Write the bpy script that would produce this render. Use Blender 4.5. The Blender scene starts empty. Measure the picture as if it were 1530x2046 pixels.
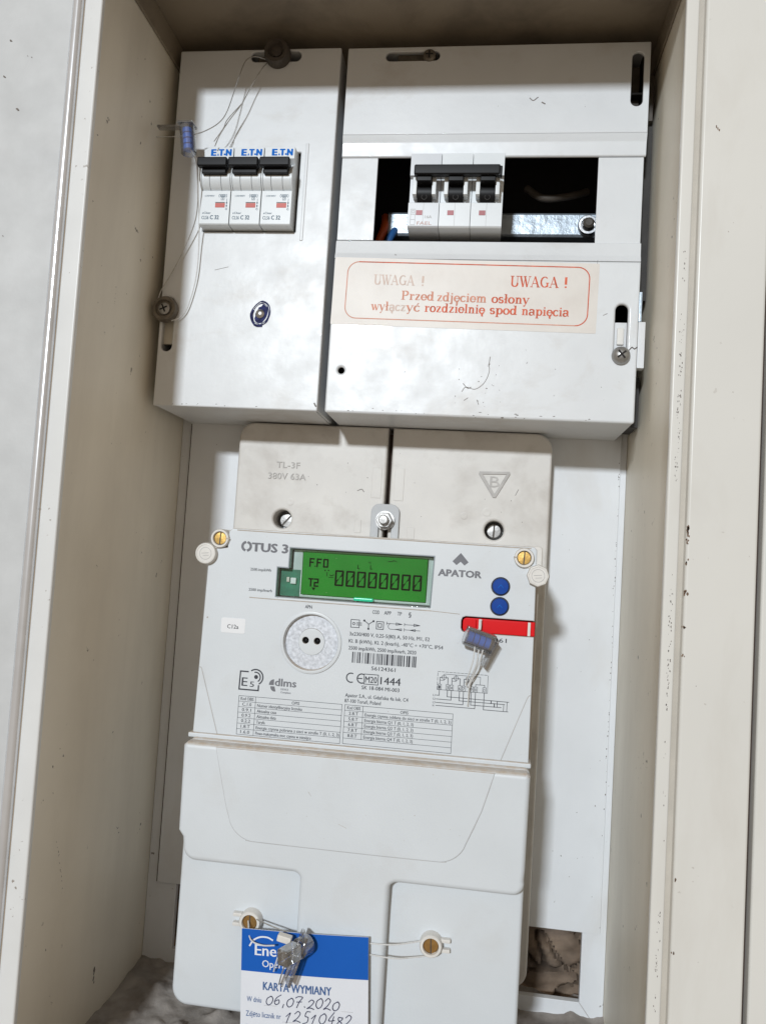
import bpy, bmesh, math, random
from mathutils import Vector, Matrix, noise
random.seed(7)
SC = bpy.context.scene
COL = SC.collection
MM = 0.001
# ------------------------------------------------------------------ camera, light, exposure
cam_d = bpy.data.cameras.new('camera'); cam = bpy.data.objects.new('camera', cam_d); COL.objects.link(cam)
right = Vector((0.99029, 0.12456, 0.06171)); up = Vector((-0.05363, -0.06723, 0.99629)); back = Vector((0.12825, -0.98993, -0.05990))
cam.matrix_world = Matrix(((right.x, up.x, back.x, 0.060), (right.y, up.y, back.y, -0.49208), (right.z, up.z, back.z, 0.260), (0, 0, 0, 1)))
cam_d.sensor_fit = 'HORIZONTAL'; cam_d.sensor_width = 36; cam_d.lens = 36 * 1561.3 / 1530
cam_d.clip_start = 0.01; cam_d.clip_end = 50
SC.camera = cam
W = bpy.data.worlds.new('World'); SC.world = W; W.use_nodes = True
bg = W.node_tree.nodes['Background']; bg.inputs['Color'].default_value = (1.0, 0.82, 0.62, 1); bg.inputs['Strength'].default_value = 0.335
key_d = bpy.data.lights.new('stairwell_lamp', 'AREA'); key = bpy.data.objects.new('stairwell_lamp', key_d); COL.objects.link(key)
key_d.shape = 'RECTANGLE'; key_d.size = 0.36; key_d.size_y = 0.30; key_d.energy = 222; key_d.color = (0.87, 0.94, 1.0)
KT = Vector((0.0, -0.06, 0.30)); KP = Vector((-0.86, -5.05, 1.94))
key.location = KP; key.rotation_euler = (KT - KP).to_track_quat('-Z', 'Y').to_euler()
SC.view_settings.view_transform = 'Standard'; SC.view_settings.look = 'None'; SC.view_settings.gamma = 1
SC.view_settings.use_curve_mapping = False; SC.view_settings.exposure = 0.0
SC.render.film_transparent = False

# ------------------------------------------------------------------ materials
def ramp(nt, fac, stops):
    r = nt.nodes.new('ShaderNodeValToRGB'); nt.links.new(fac, r.inputs[0])
    el = r.color_ramp.elements
    while len(el) < len(stops): el.new(0.5)
    for e, (p, c) in zip(el, stops):
        e.position = p; e.color = c if len(c) == 4 else (*c, 1)
    return r.outputs[0]
def nz(nt, scale, detail=4, rough=0.55, stretch=None, dist=0):
    tc = nt.nodes.new('ShaderNodeNewGeometry'); v = tc.outputs['Position']
    if stretch:
        m = nt.nodes.new('ShaderNodeMapping'); nt.links.new(v, m.inputs[0]); m.inputs['Scale'].default_value = stretch; v = m.outputs[0]
    n = nt.nodes.new('ShaderNodeTexNoise'); nt.links.new(v, n.inputs['Vector'])
    n.inputs['Scale'].default_value = scale; n.inputs['Detail'].default_value = detail
    n.inputs['Roughness'].default_value = rough; n.inputs['Distortion'].default_value = dist
    return n.outputs['Fac']
def mixc(nt, fac, a, b):
    m = nt.nodes.new('ShaderNodeMix'); m.data_type = 'RGBA'
    for s, v in ((0, fac), (6, a), (7, b)):
        if hasattr(v, 'is_linked'): nt.links.new(v, m.inputs[s])
        else: m.inputs[s].default_value = v if s == 0 else ((*v, 1) if len(v) == 3 else v)
    return m.outputs[2]
def mul(nt, a, b):
    m = nt.nodes.new('ShaderNodeMath'); m.operation = 'MULTIPLY'
    for s, v in ((0, a), (1, b)):
        if hasattr(v, 'is_linked'): nt.links.new(v, m.inputs[s])
        else: m.inputs[s].default_value = v
    return m.outputs[0]
MATS = {}
def mat(name, col, rough=0.5, metal=0.0, var=0.06, vscale=45, bump=0.0, bscale=500, dirt=None, speck=None, dust=None, emit=None, estr=0, spec=0.5, coat=0, rvar=0.0):
    m = bpy.data.materials.new(name); m.use_nodes = True; nt = m.node_tree; b = nt.nodes['Principled BSDF']
    lo = tuple(max(0, c * (1 - var)) for c in col); hi = tuple(min(1, c * (1 + var)) for c in col)
    c = ramp(nt, nz(nt, vscale, 5), ((0.3, lo), (0.7, hi)))
    if dirt:                       # (colour, noise scale, threshold, softness, amount, stretch)
        dc, ds, th, so, am, st = dirt
        f = ramp(nt, nz(nt, ds, 8, 0.62, st, 0.3), ((th, (0, 0, 0)), (min(1, th + so), (1, 1, 1))))
        c = mixc(nt, mul(nt, f, am), c, dc)
    if speck:                      # small chips and specks
        dc, ds, th, am = speck
        f = ramp(nt, nz(nt, ds, 3, 0.5), ((th, (0, 0, 0)), (th + 0.03, (1, 1, 1))))
        g = ramp(nt, nz(nt, ds * 0.12, 2, 0.5), ((0.5, (0, 0, 0)), (0.62, (1, 1, 1))))
        c = mixc(nt, mul(nt, mul(nt, f, g), am), c, dc)
    if dust:                       # dust lying on faces that look up
        g = nt.nodes.new('ShaderNodeNewGeometry'); s = nt.nodes.new('ShaderNodeSeparateXYZ'); nt.links.new(g.outputs['True Normal'], s.inputs[0])
        f = ramp(nt, s.outputs['Z'], ((0.35, (0, 0, 0)), (0.8, (1, 1, 1))))
        n = ramp(nt, nz(nt, 260, 6), ((0.3, (0.55, 0.55, 0.55)), (0.6, (1, 1, 1))))
        c = mixc(nt, mul(nt, f, n), c, dust)
    nt.links.new(c, b.inputs['Base Color'])
    b.inputs['Roughness'].default_value = rough; b.inputs['Metallic'].default_value = metal
    if rvar:
        r = ramp(nt, nz(nt, 70, 6), ((0.3, (rough - rvar,) * 3), (0.7, (rough + rvar,) * 3))); nt.links.new(r, b.inputs['Roughness'])
    b.inputs['Specular IOR Level'].default_value = spec; b.inputs['Coat Weight'].default_value = coat
    if bump:
        bn = nt.nodes.new('ShaderNodeBump'); bn.inputs['Strength'].default_value = bump; bn.inputs['Distance'].default_value = 0.0006
        nt.links.new(nz(nt, bscale, 5, 0.6), bn.inputs['Height']); nt.links.new(bn.outputs[0], b.inputs['Normal'])
    if emit:
        b.inputs['Emission Color'].default_value = (*emit, 1); b.inputs['Emission Strength'].default_value = estr
    MATS[name] = m; return m
def glass(name, tint, gloss=0.12, rough=0.06, milk=0.0, milkc=(0.7, 0.72, 0.75)):
    m = bpy.data.materials.new(name); m.use_nodes = True; nt = m.node_tree; nt.nodes.clear()
    o = nt.nodes.new('ShaderNodeOutputMaterial'); t = nt.nodes.new('ShaderNodeBsdfTransparent'); t.inputs[0].default_value = (*tint, 1)
    g = nt.nodes.new('ShaderNodeBsdfGlossy'); g.inputs['Roughness'].default_value = rough
    d = nt.nodes.new('ShaderNodeBsdfDiffuse'); d.inputs[0].default_value = (*milkc, 1)
    a = nt.nodes.new('ShaderNodeMixShader'); a.inputs[0].default_value = milk; nt.links.new(t.outputs[0], a.inputs[1]); nt.links.new(d.outputs[0], a.inputs[2])
    fr = nt.nodes.new('ShaderNodeFresnel'); fr.inputs[0].default_value = 1.5
    ad = nt.nodes.new('ShaderNodeMath'); ad.operation = 'ADD'; ad.use_clamp = True; nt.links.new(fr.outputs[0], ad.inputs[0]); ad.inputs[1].default_value = gloss - 0.04
    b = nt.nodes.new('ShaderNodeMixShader'); nt.links.new(ad.outputs[0], b.inputs[0]); nt.links.new(a.outputs[0], b.inputs[1]); nt.links.new(g.outputs[0], b.inputs[2])
    nt.links.new(b.outputs[0], o.inputs[0]); MATS[name] = m; return m
GR = (0.20, 0.15, 0.10)
mat('cream_paint', (0.83, 0.775, 0.66), 0.5, var=0.06, vscale=12, bump=0.06, bscale=700, dirt=((0.46, 0.40, 0.32), 15, 0.46, 0.35, 0.42, (1, 1, 0.22)), speck=((0.10, 0.07, 0.05), 210, 0.70, 0.8))
mat('flange_white', (0.70, 0.705, 0.70), 0.35, var=0.03, bump=0.05, bscale=600, speck=((0.22, 0.18, 0.14), 420, 0.68, 0.8))
mat('flange_cream', (0.69, 0.68, 0.645), 0.30, var=0.02, vscale=18, bump=0.05, bscale=350, dirt=((0.5, 0.46, 0.40), 30, 0.56, 0.25, 0.3, (1, 1, 0.3)), speck=((0.36, 0.32, 0.28), 260, 0.72, 0.4))
mat('ceiling_shaded', (0.26, 0.215, 0.16), 0.6, var=0.1, vscale=14, dirt=((0.10, 0.08, 0.06), 20, 0.42, 0.3, 0.8, None), bump=0.05)  # ceiling paint darkened to hold the ceiling's shade, with darker blotches
mat('gap_shade_and_mark', (0.03, 0.027, 0.025), 0.7, var=0.3, vscale=60)  # near black, stands in for shade beside the boxes; also colours the lever marks
mat('groove_beige', (0.52, 0.48, 0.42), 0.6, var=0.08)
mat('door_grey', (0.54, 0.55, 0.555), 0.55, metal=0.0, var=0.07, vscale=55, bump=0.10, bscale=900, dirt=((0.44, 0.44, 0.44), 24, 0.5, 0.3, 0.25, (1, 1, 0.2)), rvar=0.08)
mat('rolled_steel', (0.74, 0.75, 0.78), 0.22, metal=0.6, var=0.08, bump=0.05, bscale=160)
mat('cover_white', (0.69, 0.705, 0.72), 0.37, var=0.03, vscale=25, bump=0.10, bscale=260, dirt=((0.47, 0.42, 0.365), 24, 0.55, 0.28, 0.6, (1, 1, 1.4)), speck=((0.10, 0.08, 0.07), 300, 0.735, 0.8), rvar=0.07, coat=0.1)
mat('plate_white', (0.73, 0.745, 0.765), 0.38, var=0.03, vscale=30, bump=0.05, bscale=400, dirt=((0.58, 0.54, 0.49), 22, 0.54, 0.25, 0.45, (1, 1, 0.4)), speck=((0.12, 0.09, 0.07), 330, 0.72, 0.8))
mat('bakelite', (0.66, 0.635, 0.60), 0.45, var=0.05, vscale=40, bump=0.06, dirt=((0.44, 0.40, 0.36), 34, 0.48, 0.22, 0.6, None))
mat('meter_grey', (0.655, 0.69, 0.72), 0.42, var=0.03, vscale=22, bump=0.09, bscale=1100, dirt=((0.52, 0.50, 0.47), 30, 0.55, 0.25, 0.28, None), rvar=0.06, dust=(0.50, 0.42, 0.34))
mat('board_letters', (0.47, 0.45, 0.43), 0.6, var=0.12, vscale=160)
mat('tab_grey', (0.50, 0.51, 0.52), 0.5, var=0.08)
mat('meter_side', (0.58, 0.55, 0.51), 0.5, var=0.06)
mat('breaker_white', (0.70, 0.73, 0.75), 0.36, var=0.02, bump=0.03, bscale=1200)
mat('breaker_grey', (0.60, 0.62, 0.65), 0.32, var=0.03)
mat('black_plastic', (0.008, 0.008, 0.009), 0.42, var=0.1, spec=0.18)
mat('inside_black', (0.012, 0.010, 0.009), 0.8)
mat('gap_brown', (0.05, 0.03, 0.022), 0.8, var=0.3)
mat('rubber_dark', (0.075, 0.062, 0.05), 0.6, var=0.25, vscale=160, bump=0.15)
mat('washer_grime', (0.17, 0.145, 0.115), 0.55, metal=0.3, var=0.3, vscale=200, bump=0.2)
mat('zinc', (0.62, 0.63, 0.65), 0.28, metal=1.0, var=0.15, vscale=260, bump=0.1)
mat('zinc_dull', (0.40, 0.39, 0.38), 0.42, metal=0.8, var=0.2, vscale=200, bump=0.2)
mat('galvanised', (0.58, 0.60, 0.64), 0.5, metal=0.3, var=0.22, vscale=650, bump=0.12, bscale=650)
mat('foil_rail', (0.36, 0.41, 0.46), 0.40, metal=0.6, var=0.15, vscale=120, bump=1.0, bscale=120)
mat('brass', (0.62, 0.40, 0.13), 0.33, metal=0.9, var=0.2, vscale=260, bump=0.15)
mat('brass_dark', (0.40, 0.23, 0.08), 0.42, metal=0.8, var=0.2, vscale=260, bump=0.15)
mat('cap_white', (0.72, 0.70, 0.665), 0.5, var=0.06, vscale=140, bump=0.15)
mat('button_blue', (0.003, 0.055, 0.33), 0.5, spec=0.2, var=0.06, bump=0.08)
mat('lever_red', (0.74, 0.006, 0.010), 0.42, var=0.05, spec=0.2)
mat('flag_red', (0.55, 0.085, 0.06), 0.45, var=0.08)
mat('flag_pink', (0.36, 0.07, 0.08), 0.4, var=0.1)
mat('ink_grey', (0.065, 0.068, 0.08), 0.75, spec=0.15, var=0.15)
mat('ink_logo', (0.20, 0.205, 0.225), 0.75, spec=0.15, var=0.08)
mat('ink_blue', (0.01, 0.16, 0.60), 0.75, spec=0.15)
mat('ink_teal', (0.10, 0.16, 0.22), 0.75, spec=0.15)
mat('ink_pen', (0.035, 0.035, 0.085), 0.75, spec=0.15, var=0.3, vscale=500)
mat('ink_marker', (0.03, 0.035, 0.11), 0.75, spec=0.15, var=0.5, vscale=500)
mat('ink_red', (0.66, 0.15, 0.085), 0.75, spec=0.15, var=0.25, vscale=220)
mat('ink_red_mid', (0.70, 0.32, 0.23), 0.75, spec=0.15, var=0.18, vscale=220)
mat('ink_red_faint', (0.72, 0.575, 0.505), 0.75, spec=0.15, var=0.08, vscale=220)
mat('ink_rust', (0.64, 0.44, 0.40), 0.75, spec=0.15, var=0.2, vscale=500)
mat('scuff', (0.16, 0.135, 0.12), 0.7, var=0.4, vscale=600)
mat('chip_dark', (0.07, 0.05, 0.04), 0.8, var=0.4, vscale=400)
mat('rust_brown', (0.17, 0.11, 0.075), 0.85, var=0.4, vscale=400)
mat('groove_line', (0.46, 0.45, 0.44), 0.6, var=0.1)
mat('groove_dust', (0.44, 0.385, 0.33), 0.8, var=0.2, vscale=300)
mat('sticker_cream', (0.70, 0.655, 0.605), 0.42, var=0.04, vscale=50, dirt=((0.60, 0.52, 0.46), 40, 0.5, 0.25, 0.45, None), bump=0.06)
mat('sticker_white', (0.80, 0.81, 0.83), 0.4, var=0.01)
mat('paper', (0.74, 0.76, 0.81), 0.7, var=0.02, bump=0.03, bscale=900)
mat('card_blue', (0.008, 0.105, 0.46), 0.6, spec=0.2, var=0.04)
mat('white_print', (0.76, 0.79, 0.84), 0.6)
mat('card_ink', (0.05, 0.12, 0.30), 0.6)
mat('lcd', (0.004, 0.10, 0.006), 0.45, var=0.4, vscale=30, emit=(0.004, 0.16, 0.004), estr=0.8, spec=0.2)
mat('lcd_segment', (0.002, 0.010, 0.004), 0.8, spec=0.0)
mat('pcb_green', (0.015, 0.17, 0.10), 0.4, var=0.4, vscale=120)
mat('led_green', (0.02, 0.40, 0.25), 0.2, emit=(0.02, 0.9, 0.5), estr=0.35)
mat('bezel', (0.30, 0.34, 0.37), 0.22, var=0.2, vscale=60)
mat('bezel_pale', (0.60, 0.64, 0.66), 0.25, var=0.1, vscale=60)
mat('wire_steel', (0.50, 0.49, 0.47), 0.35, metal=0.7, var=0.2, vscale=400)
mat('wire_white', (0.66, 0.66, 0.65), 0.4, var=0.1, vscale=900)
mat('insert_blue', (0.003, 0.14, 0.62), 0.35, var=0.2, vscale=200)
mat('insert_white', (0.72, 0.69, 0.64), 0.5, var=0.05)
mat('cable_orange', (0.60, 0.09, 0.015), 0.45)
mat('cable_blue', (0.02, 0.10, 0.28), 0.45)
mat('mortar', (0.34, 0.31, 0.285), 0.9, var=0.22, vscale=70, bump=0.8, bscale=260, dirt=((0.13, 0.10, 0.08), 28, 0.46, 0.25, 0.75, None))
mat('stone', (0.205, 0.15, 0.108), 0.85, var=0.35, vscale=45, bump=0.8, bscale=180, dirt=((0.10, 0.075, 0.06), 34, 0.44, 0.22, 0.85, (0.6, 1, 1.8)))
glass('window_clear', (0.95, 0.98, 0.96), 0.045, 0.04)
glass('clear_plastic', (0.985, 0.988, 0.995), 0.30, 0.10, 0.06, (0.85, 0.87, 0.9))
glass('smoky_plastic', (0.90, 0.90, 0.90), 0.16, 0.12, 0.22, (0.45, 0.43, 0.42))

# ------------------------------------------------------------------ mesh helpers, panel space: x right, y up, z towards the viewer, millimetres
def tmp_curve_mesh(cu):
    o = bpy.data.objects.new('t', cu); COL.objects.link(o)
    dg = bpy.context.evaluated_depsgraph_get(); dg.update()
    me = bpy.data.meshes.new_from_object(o.evaluated_get(dg))
    V = [tuple(v.co) for v in me.vertices]; F = [tuple(p.vertices) for p in me.polygons]
    bpy.data.objects.remove(o); bpy.data.meshes.remove(me)
    return V, F
def join(*parts):
    V, F = [], []
    for v, f in parts:
        n = len(V); V += v; F += [tuple(i + n for i in q) for q in f]
    return V, F
def rrect(x0, x1, y0, y1, r, n=5):
    rs = r if isinstance(r, (tuple, list)) else (r,) * 4      # bl, br, tr, tl
    P = []
    for (cx, cy, a0, rr) in ((x0, y0, 180, rs[0]), (x1, y0, 270, rs[1]), (x1, y1, 0, rs[2]), (x0, y1, 90, rs[3])):
        sx = 1 if cx == x0 else -1; sy = 1 if cy == y0 else -1
        if rr <= 0: P.append((cx, cy)); continue
        for k in range(n + 1):
            a = math.radians(a0 + 90 * k / n); P.append((cx + sx * rr + rr * math.cos(a), cy + sy * rr + rr * math.sin(a)))
    return P
def circ(cx, cy, r, n=24, ry=None):
    return [(cx + r * math.cos(2 * math.pi * k / n), cy + (ry or r) * math.sin(2 * math.pi * k / n)) for k in range(n)]
def plate(outs, z0, z1, bevel=0, res=2):
    cu = bpy.data.curves.new('t', 'CURVE'); cu.dimensions = '2D'; cu.fill_mode = 'BOTH'
    if isinstance(outs[0][0], (int, float)): outs = [outs]
    for P in outs:
        s = cu.splines.new('POLY'); s.points.add(len(P) - 1)
        for p, q in zip(s.points, P): p.co = (q[0], q[1], 0, 1)
        s.use_cyclic_u = True
    cu.extrude = max(1e-4, (z1 - z0) / 2 - bevel); cu.bevel_depth = bevel; cu.bevel_resolution = res; cu.offset = -bevel
    V, F = tmp_curve_mesh(cu); bpy.data.curves.remove(cu)
    zc = (z0 + z1) / 2
    return [(x, y, z + zc) for x, y, z in V], F
def bx(x0, x1, y0, y1, z0, z1):
    V = [(x, y, z) for z in (z0, z1) for y in (y0, y1) for x in (x0, x1)]
    return V, [(0, 2, 3, 1), (4, 5, 7, 6), (0, 1, 5, 4), (2, 6, 7, 3), (0, 4, 6, 2), (1, 3, 7, 5)]
def bevel(vf, w=0.4, seg=2, ang=30):
    bm = bmesh.new(); vs = [bm.verts.new(v) for v in vf[0]]
    for f in vf[1]:
        try: bm.faces.new([vs[i] for i in f])
        except ValueError: pass
    bmesh.ops.recalc_face_normals(bm, faces=bm.faces)
    ed = [e for e in bm.edges if len(e.link_faces) == 2 and e.calc_face_angle(0) > math.radians(ang)]
    bmesh.ops.bevel(bm, geom=ed, offset=w, segments=seg, affect='EDGES', profile=0.5, clamp_overlap=True)
    bm.verts.index_update(); V = [tuple(v.co) for v in bm.verts]; F = [tuple(v.index for v in f.verts) for f in bm.faces]; bm.free()
    return V, F
def extx(prof, x0, x1):                     # profile of (y, z) extruded along x
    n = len(prof); V = [(x, y, z) for x in (x0, x1) for y, z in prof]
    F = [tuple(range(n - 1, -1, -1)), tuple(range(n, 2 * n))] + [(i, (i + 1) % n, n + (i + 1) % n, n + i) for i in range(n)]
    return V, F
def lathe(cx, cy, prof, n=28, cap=True):    # profile of (r, z)
    V, F = [], []
    for r, z in prof: V += [(cx + r * math.cos(2 * math.pi * k / n), cy + r * math.sin(2 * math.pi * k / n), z) for k in range(n)]
    for i in range(len(prof) - 1):
        for k in range(n): F.append((i * n + k, i * n + (k + 1) % n, (i + 1) * n + (k + 1) % n, (i + 1) * n + k))
    if cap: F.append(tuple((len(prof) - 1) * n + k for k in range(n))); F.append(tuple(n - 1 - k for k in range(n)))
    return V, F
def xf(vf, o=(0, 0, 0), rx=0, ry=0, rz=0, s=1):
    M = Matrix.Rotation(math.radians(rz), 3, 'Z') @ Matrix.Rotation(math.radians(ry), 3, 'Y') @ Matrix.Rotation(math.radians(rx), 3, 'X')
    return [tuple(M @ (Vector(v) * s) + Vector(o)) for v in vf[0]], vf[1]
def smooth_pts(P, n=6):
    P = [Vector(p) for p in P]; Q = [2 * P[0] - P[1]] + P + [2 * P[-1] - P[-2]]; R = []
    for i in range(1, len(Q) - 2):
        a, b, c, d = Q[i - 1:i + 3]
        for k in range(n):
            t = k / n; R.append(0.5 * ((2 * b) + (c - a) * t + (2 * a - 5 * b + 4 * c - d) * t * t + (3 * b - a - 3 * c + d) * t ** 3))
    return R + [P[-1]]
def tube(P, r, n=7, sm=6):
    P = smooth_pts(P, sm) if sm else [Vector(p) for p in P]; V, F = [], []; nrm = None
    for i, p in enumerate(P):
        t = (P[min(i + 1, len(P) - 1)] - P[max(i - 1, 0)]).normalized()
        nrm = (nrm if nrm is not None else Vector((0.3, 0.2, 0.9))); nrm = (nrm - t * nrm.dot(t)); nrm = nrm.normalized() if nrm.length > 1e-6 else t.orthogonal().normalized()
        b = t.cross(nrm)
        V += [tuple(p + (nrm * math.cos(2 * math.pi * k / n) + b * math.sin(2 * math.pi * k / n)) * r) for k in range(n)]
    for i in range(len(P) - 1):
        for k in range(n): F.append((i * n + k, i * n + (k + 1) % n, (i + 1) * n + (k + 1) % n, (i + 1) * n + k))
    F.append(tuple(range(n - 1, -1, -1))); F.append(tuple((len(P) - 1) * n + k for k in range(n)))
    return V, F
def stroke(P, w, z, closed=False, caps=True):  # flat printed line
    V, F = [], []; P = list(P) + ([P[0]] if closed else [])
    for a, b in zip(P, P[1:]):
        dx, dy = b[0] - a[0], b[1] - a[1]; L = math.hypot(dx, dy) or 1; ux, uy = dx / L, dy / L; e = w / 2 if caps else 0
        n = len(V)
        V += [(a[0] - ux * e - uy * w / 2, a[1] - uy * e + ux * w / 2, z), (a[0] - ux * e + uy * w / 2, a[1] - uy * e - ux * w / 2, z),
              (b[0] + ux * e + uy * w / 2, b[1] + uy * e - ux * w / 2, z), (b[0] + ux * e - uy * w / 2, b[1] + uy * e + ux * w / 2, z)]
        F.append((n, n + 1, n + 2, n + 3)); z += 0.0015
    return V, F
def smstroke(P, w, z, n=5):
    return stroke([(p.x, p.y) for p in smooth_pts([(x, y, 0) for x, y in P], n)], w, z)
def arc(cx, cy, rx, ry, a0, a1, n=14):
    return [(cx + rx * math.cos(math.radians(a0 + (a1 - a0) * k / n)), cy + ry * math.sin(math.radians(a0 + (a1 - a0) * k / n))) for k in range(n + 1)]
def poly(P, z): return [(x, y, z) for x, y in P], [tuple(range(len(P)))]
def ring(cx, cy, r0, r1, z, n=28): 
    V = [(cx + r * math.cos(2 * math.pi * k / n), cy + r * math.sin(2 * math.pi * k / n), z) for r in (r0, r1) for k in range(n)]
    return V, [(k, n + k, n + (k + 1) % n, (k + 1) % n) for k in range(n)]
FONT_CACHE = {}
def text(s, x, y, z, w=None, h=2.0, bold=0.012, ext=0.0):   # left x, baseline y, width and capital height in mm
    key_ = (s, ext / h)
    if key_ not in FONT_CACHE:
        cu = bpy.data.curves.new('t', 'FONT'); cu.body = s; cu.size = 1; cu.resolution_u = 2; cu.fill_mode = 'FRONT' if not ext else 'BOTH'; cu.extrude = ext / h * 0.36
        V, F = tmp_curve_mesh(cu); bpy.data.curves.remove(cu); FONT_CACHE[key_] = (V, F)
    V, F = FONT_CACHE[key_]
    x0 = min(v[0] for v in V); x1 = max(v[0] for v in V); ch = 0.729
    sy = h / ch; sx = (w / (x1 - x0)) if w else sy
    one = lambda dx, dy, dz: ([(x + (v[0] - x0) * sx + dx, y + v[1] * sy + dy, z + v[2] * sy + dz) for v in V], F)
    if bold <= 0 or ext: return one(0, 0, 0)
    b = bold * sy                     # heavier letters: the print laid over itself with a small shift
    sh = ((0, 0), (b, 0), (-b, 0)) if bold < 0.03 else ((0, 0), (b, 0), (-b, 0), (b / 2, b / 2), (-b / 2, -b / 2), (b / 2, -b / 2), (-b / 2, b / 2))
    return join(*[one(dx, dy, 0.003 * k) for k, (dx, dy) in enumerate(sh)])
def rot2(vf, cx, cy, a):
    c, s = math.cos(math.radians(a)), math.sin(math.radians(a))
    return [(cx + (x - cx) * c - (y - cy) * s, cy + (x - cx) * s + (y - cy) * c, z) for x, y, z in vf[0]], vf[1]

ORG = {}
def thing(name, label, cat, at, group=None):
    o = bpy.data.objects.new(name, None); COL.objects.link(o); w = Vector((at[0], -at[2], at[1])) * MM
    o.location = w; o.empty_display_size = 0.01; ORG[o] = w; o['label'] = label; o['category'] = cat
    if group: o['group'] = group
    return o
def part(name, vf, m, parent=None, label=None, smooth=38, mesh_only=False):
    V, F = vf; W_ = [Vector((v[0], -v[2], v[1])) * MM for v in V]
    lo = Vector(min(w[i] for w in W_) for i in range(3)); hi = Vector(max(w[i] for w in W_) for i in range(3)); c = (lo + hi) / 2
    me = bpy.data.meshes.new(name); me.from_pydata([w - c for w in W_], [], F); me.update()
    bm = bmesh.new(); bm.from_mesh(me); bmesh.ops.remove_doubles(bm, verts=bm.verts, dist=2e-7)
    if smooth: bmesh.ops.recalc_face_normals(bm, faces=bm.faces)
    bm.to_mesh(me); bm.free()
    if smooth:
        me.polygons.foreach_set('use_smooth', [True] * len(me.polygons)); me.set_sharp_from_angle(angle=math.radians(smooth))
    me.materials.append(MATS[m])
    o = bpy.data.objects.new(name, me); COL.objects.link(o); ORG[o] = c
    if smooth: wn = o.modifiers.new('weighted', 'WEIGHTED_NORMAL'); wn.keep_sharp = True; wn.weight = 100
    if parent is not None: o.parent = parent; o.location = c - ORG[parent]
    else: o.location = c
    if label: o['label'] = label
    return o
STUFF = ('scratches', 'chipped_spots', 'edge_chips', 'stain', 'face_marks', 'dust_specks')
def prt(name, vf, m, parent, label=None):
    o = part(name, vf, m, parent, label, smooth=0)
    if name in STUFF: o['kind'] = 'stuff'
    return o
def single(name, vf, m, label, cat, group=None, smooth=38):
    o = part(name, vf, m, None, label, smooth); o['category'] = cat
    if group: o['group'] = group
    return o
def struct(name, vf, m, smooth=38):
    o = part(name, vf, m, None, None, smooth); o['kind'] = 'structure'; return o
def copy_tree(o, parent=None, off=Vector((0, 0, 0))):
    c = o.copy(); COL.objects.link(c); c.parent = parent
    if parent is None: c.location = o.location + off
    ORG[c] = ORG[o] + off
    for ch in list(o.children): copy_tree(ch, c, off)
    return c
def slot(cx, cy, w, h): return rrect(cx - w / 2, cx + w / 2, cy - h / 2, cy + h / 2, min(w, h) / 2 - 0.01, 6)
def blob(cx, cy, r, n=9, sx=1, sy=1):
    return [(cx + sx * r * random.uniform(0.55, 1.1) * math.cos(2 * math.pi * k / n), cy + sy * r * random.uniform(0.55, 1.1) * math.sin(2 * math.pi * k / n)) for k in range(n)]
def grid(nx, ny, fn):
    V = [fn(i / nx, j / ny) for j in range(ny + 1) for i in range(nx + 1)]
    return V, [(j * (nx + 1) + i, j * (nx + 1) + i + 1, (j + 1) * (nx + 1) + i + 1, (j + 1) * (nx + 1) + i) for j in range(ny) for i in range(nx)]

# ------------------------------------------------------------------ setting: stone behind, mortar bed under
def stone_fn(u, v):
    x = -150 + 310 * u; y = -30 + 110 * v
    p = Vector((x * 0.02, y * 0.035, 0.3)); n = noise.fractal(p, 0.9, 2.0, 6)
    crack = abs(noise.noise(Vector((x * 0.016 + 4, y * 0.06 + 0.4 * noise.noise(Vector((x * 0.05, y * 0.05, 2))), 1.7))))
    c2 = abs(noise.noise(Vector((x * 0.05 + y * 0.03, y * 0.03, 7.7))))
    return (x, y, -22 + 6 * n - (12 * max(0, 1 - crack / 0.06)) - 9 * max(0, 1 - c2 / 0.035))
struct('stone_wall', grid(190, 80, stone_fn), 'stone', 60)
def mortar_fn(u, v):
    x = -143 + 291 * u; z = -20 + 170 * v
    n = noise.fractal(Vector((x * 0.03, z * 0.03, 5.1)), 0.8, 2.0, 6); b = max(0, noise.noise(Vector((x * 0.09, z * 0.09, 1.2))) - 0.2)
    e = 5.0 * max(0, 1 - (z + 20) / 30.0)
    return (x, -4.5 + 2.6 * n + 7 * b + e * (0.6 + 0.6 * n), z)
struct('mortar_bed', grid(150, 95, mortar_fn), 'mortar', 60)

# ------------------------------------------------------------------ cabinet
cab = thing('meter_cabinet', 'cream painted sheet steel wall cabinet housing the meter and breaker boxes', 'cabinet', (3, -14, 70))
lw = part('side_panel', bevel(bx(-143.3, -141.5, -12, 569, -9, 150.5), 0.3, 1), 'cream_paint', cab, 'left side panel, brownish with grime in the corner')
rw = part('side_panel', bevel(bx(145.6, 147.4, -12, 569, -9, 145.8), 0.3, 1), 'cream_paint', cab, 'right side panel, lit')
tp = part('top_panel', bevel(bx(-141.4, 145.5, 567.0, 568.8, -9, 150.5), 0.3, 1), 'ceiling_shaded', cab)
part('fold_strip', bevel(bx(-141.4, -139.6, 552, 566.8, 20, 149), 0.5, 2), 'ceiling_shaded', tp)
part('fold_strip', bevel(bx(144.0, 145.5, 553, 566.8, 20, 149), 0.5, 2), 'ceiling_shaded', tp)
part('back_frame', plate([rrect(-141.4, 145.5, -9, 556, 0), rrect(-122, 131.4, 4.2, 546, 0)], -6.5, -1.8, 0.5), 'plate_white', cab, 'welded frame strip round the opening in the back')
part('mitre_seam', stroke([(131.6, 4.0), (141.0, -8.0)], 0.5, -1.7), 'groove_line', cab)
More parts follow.
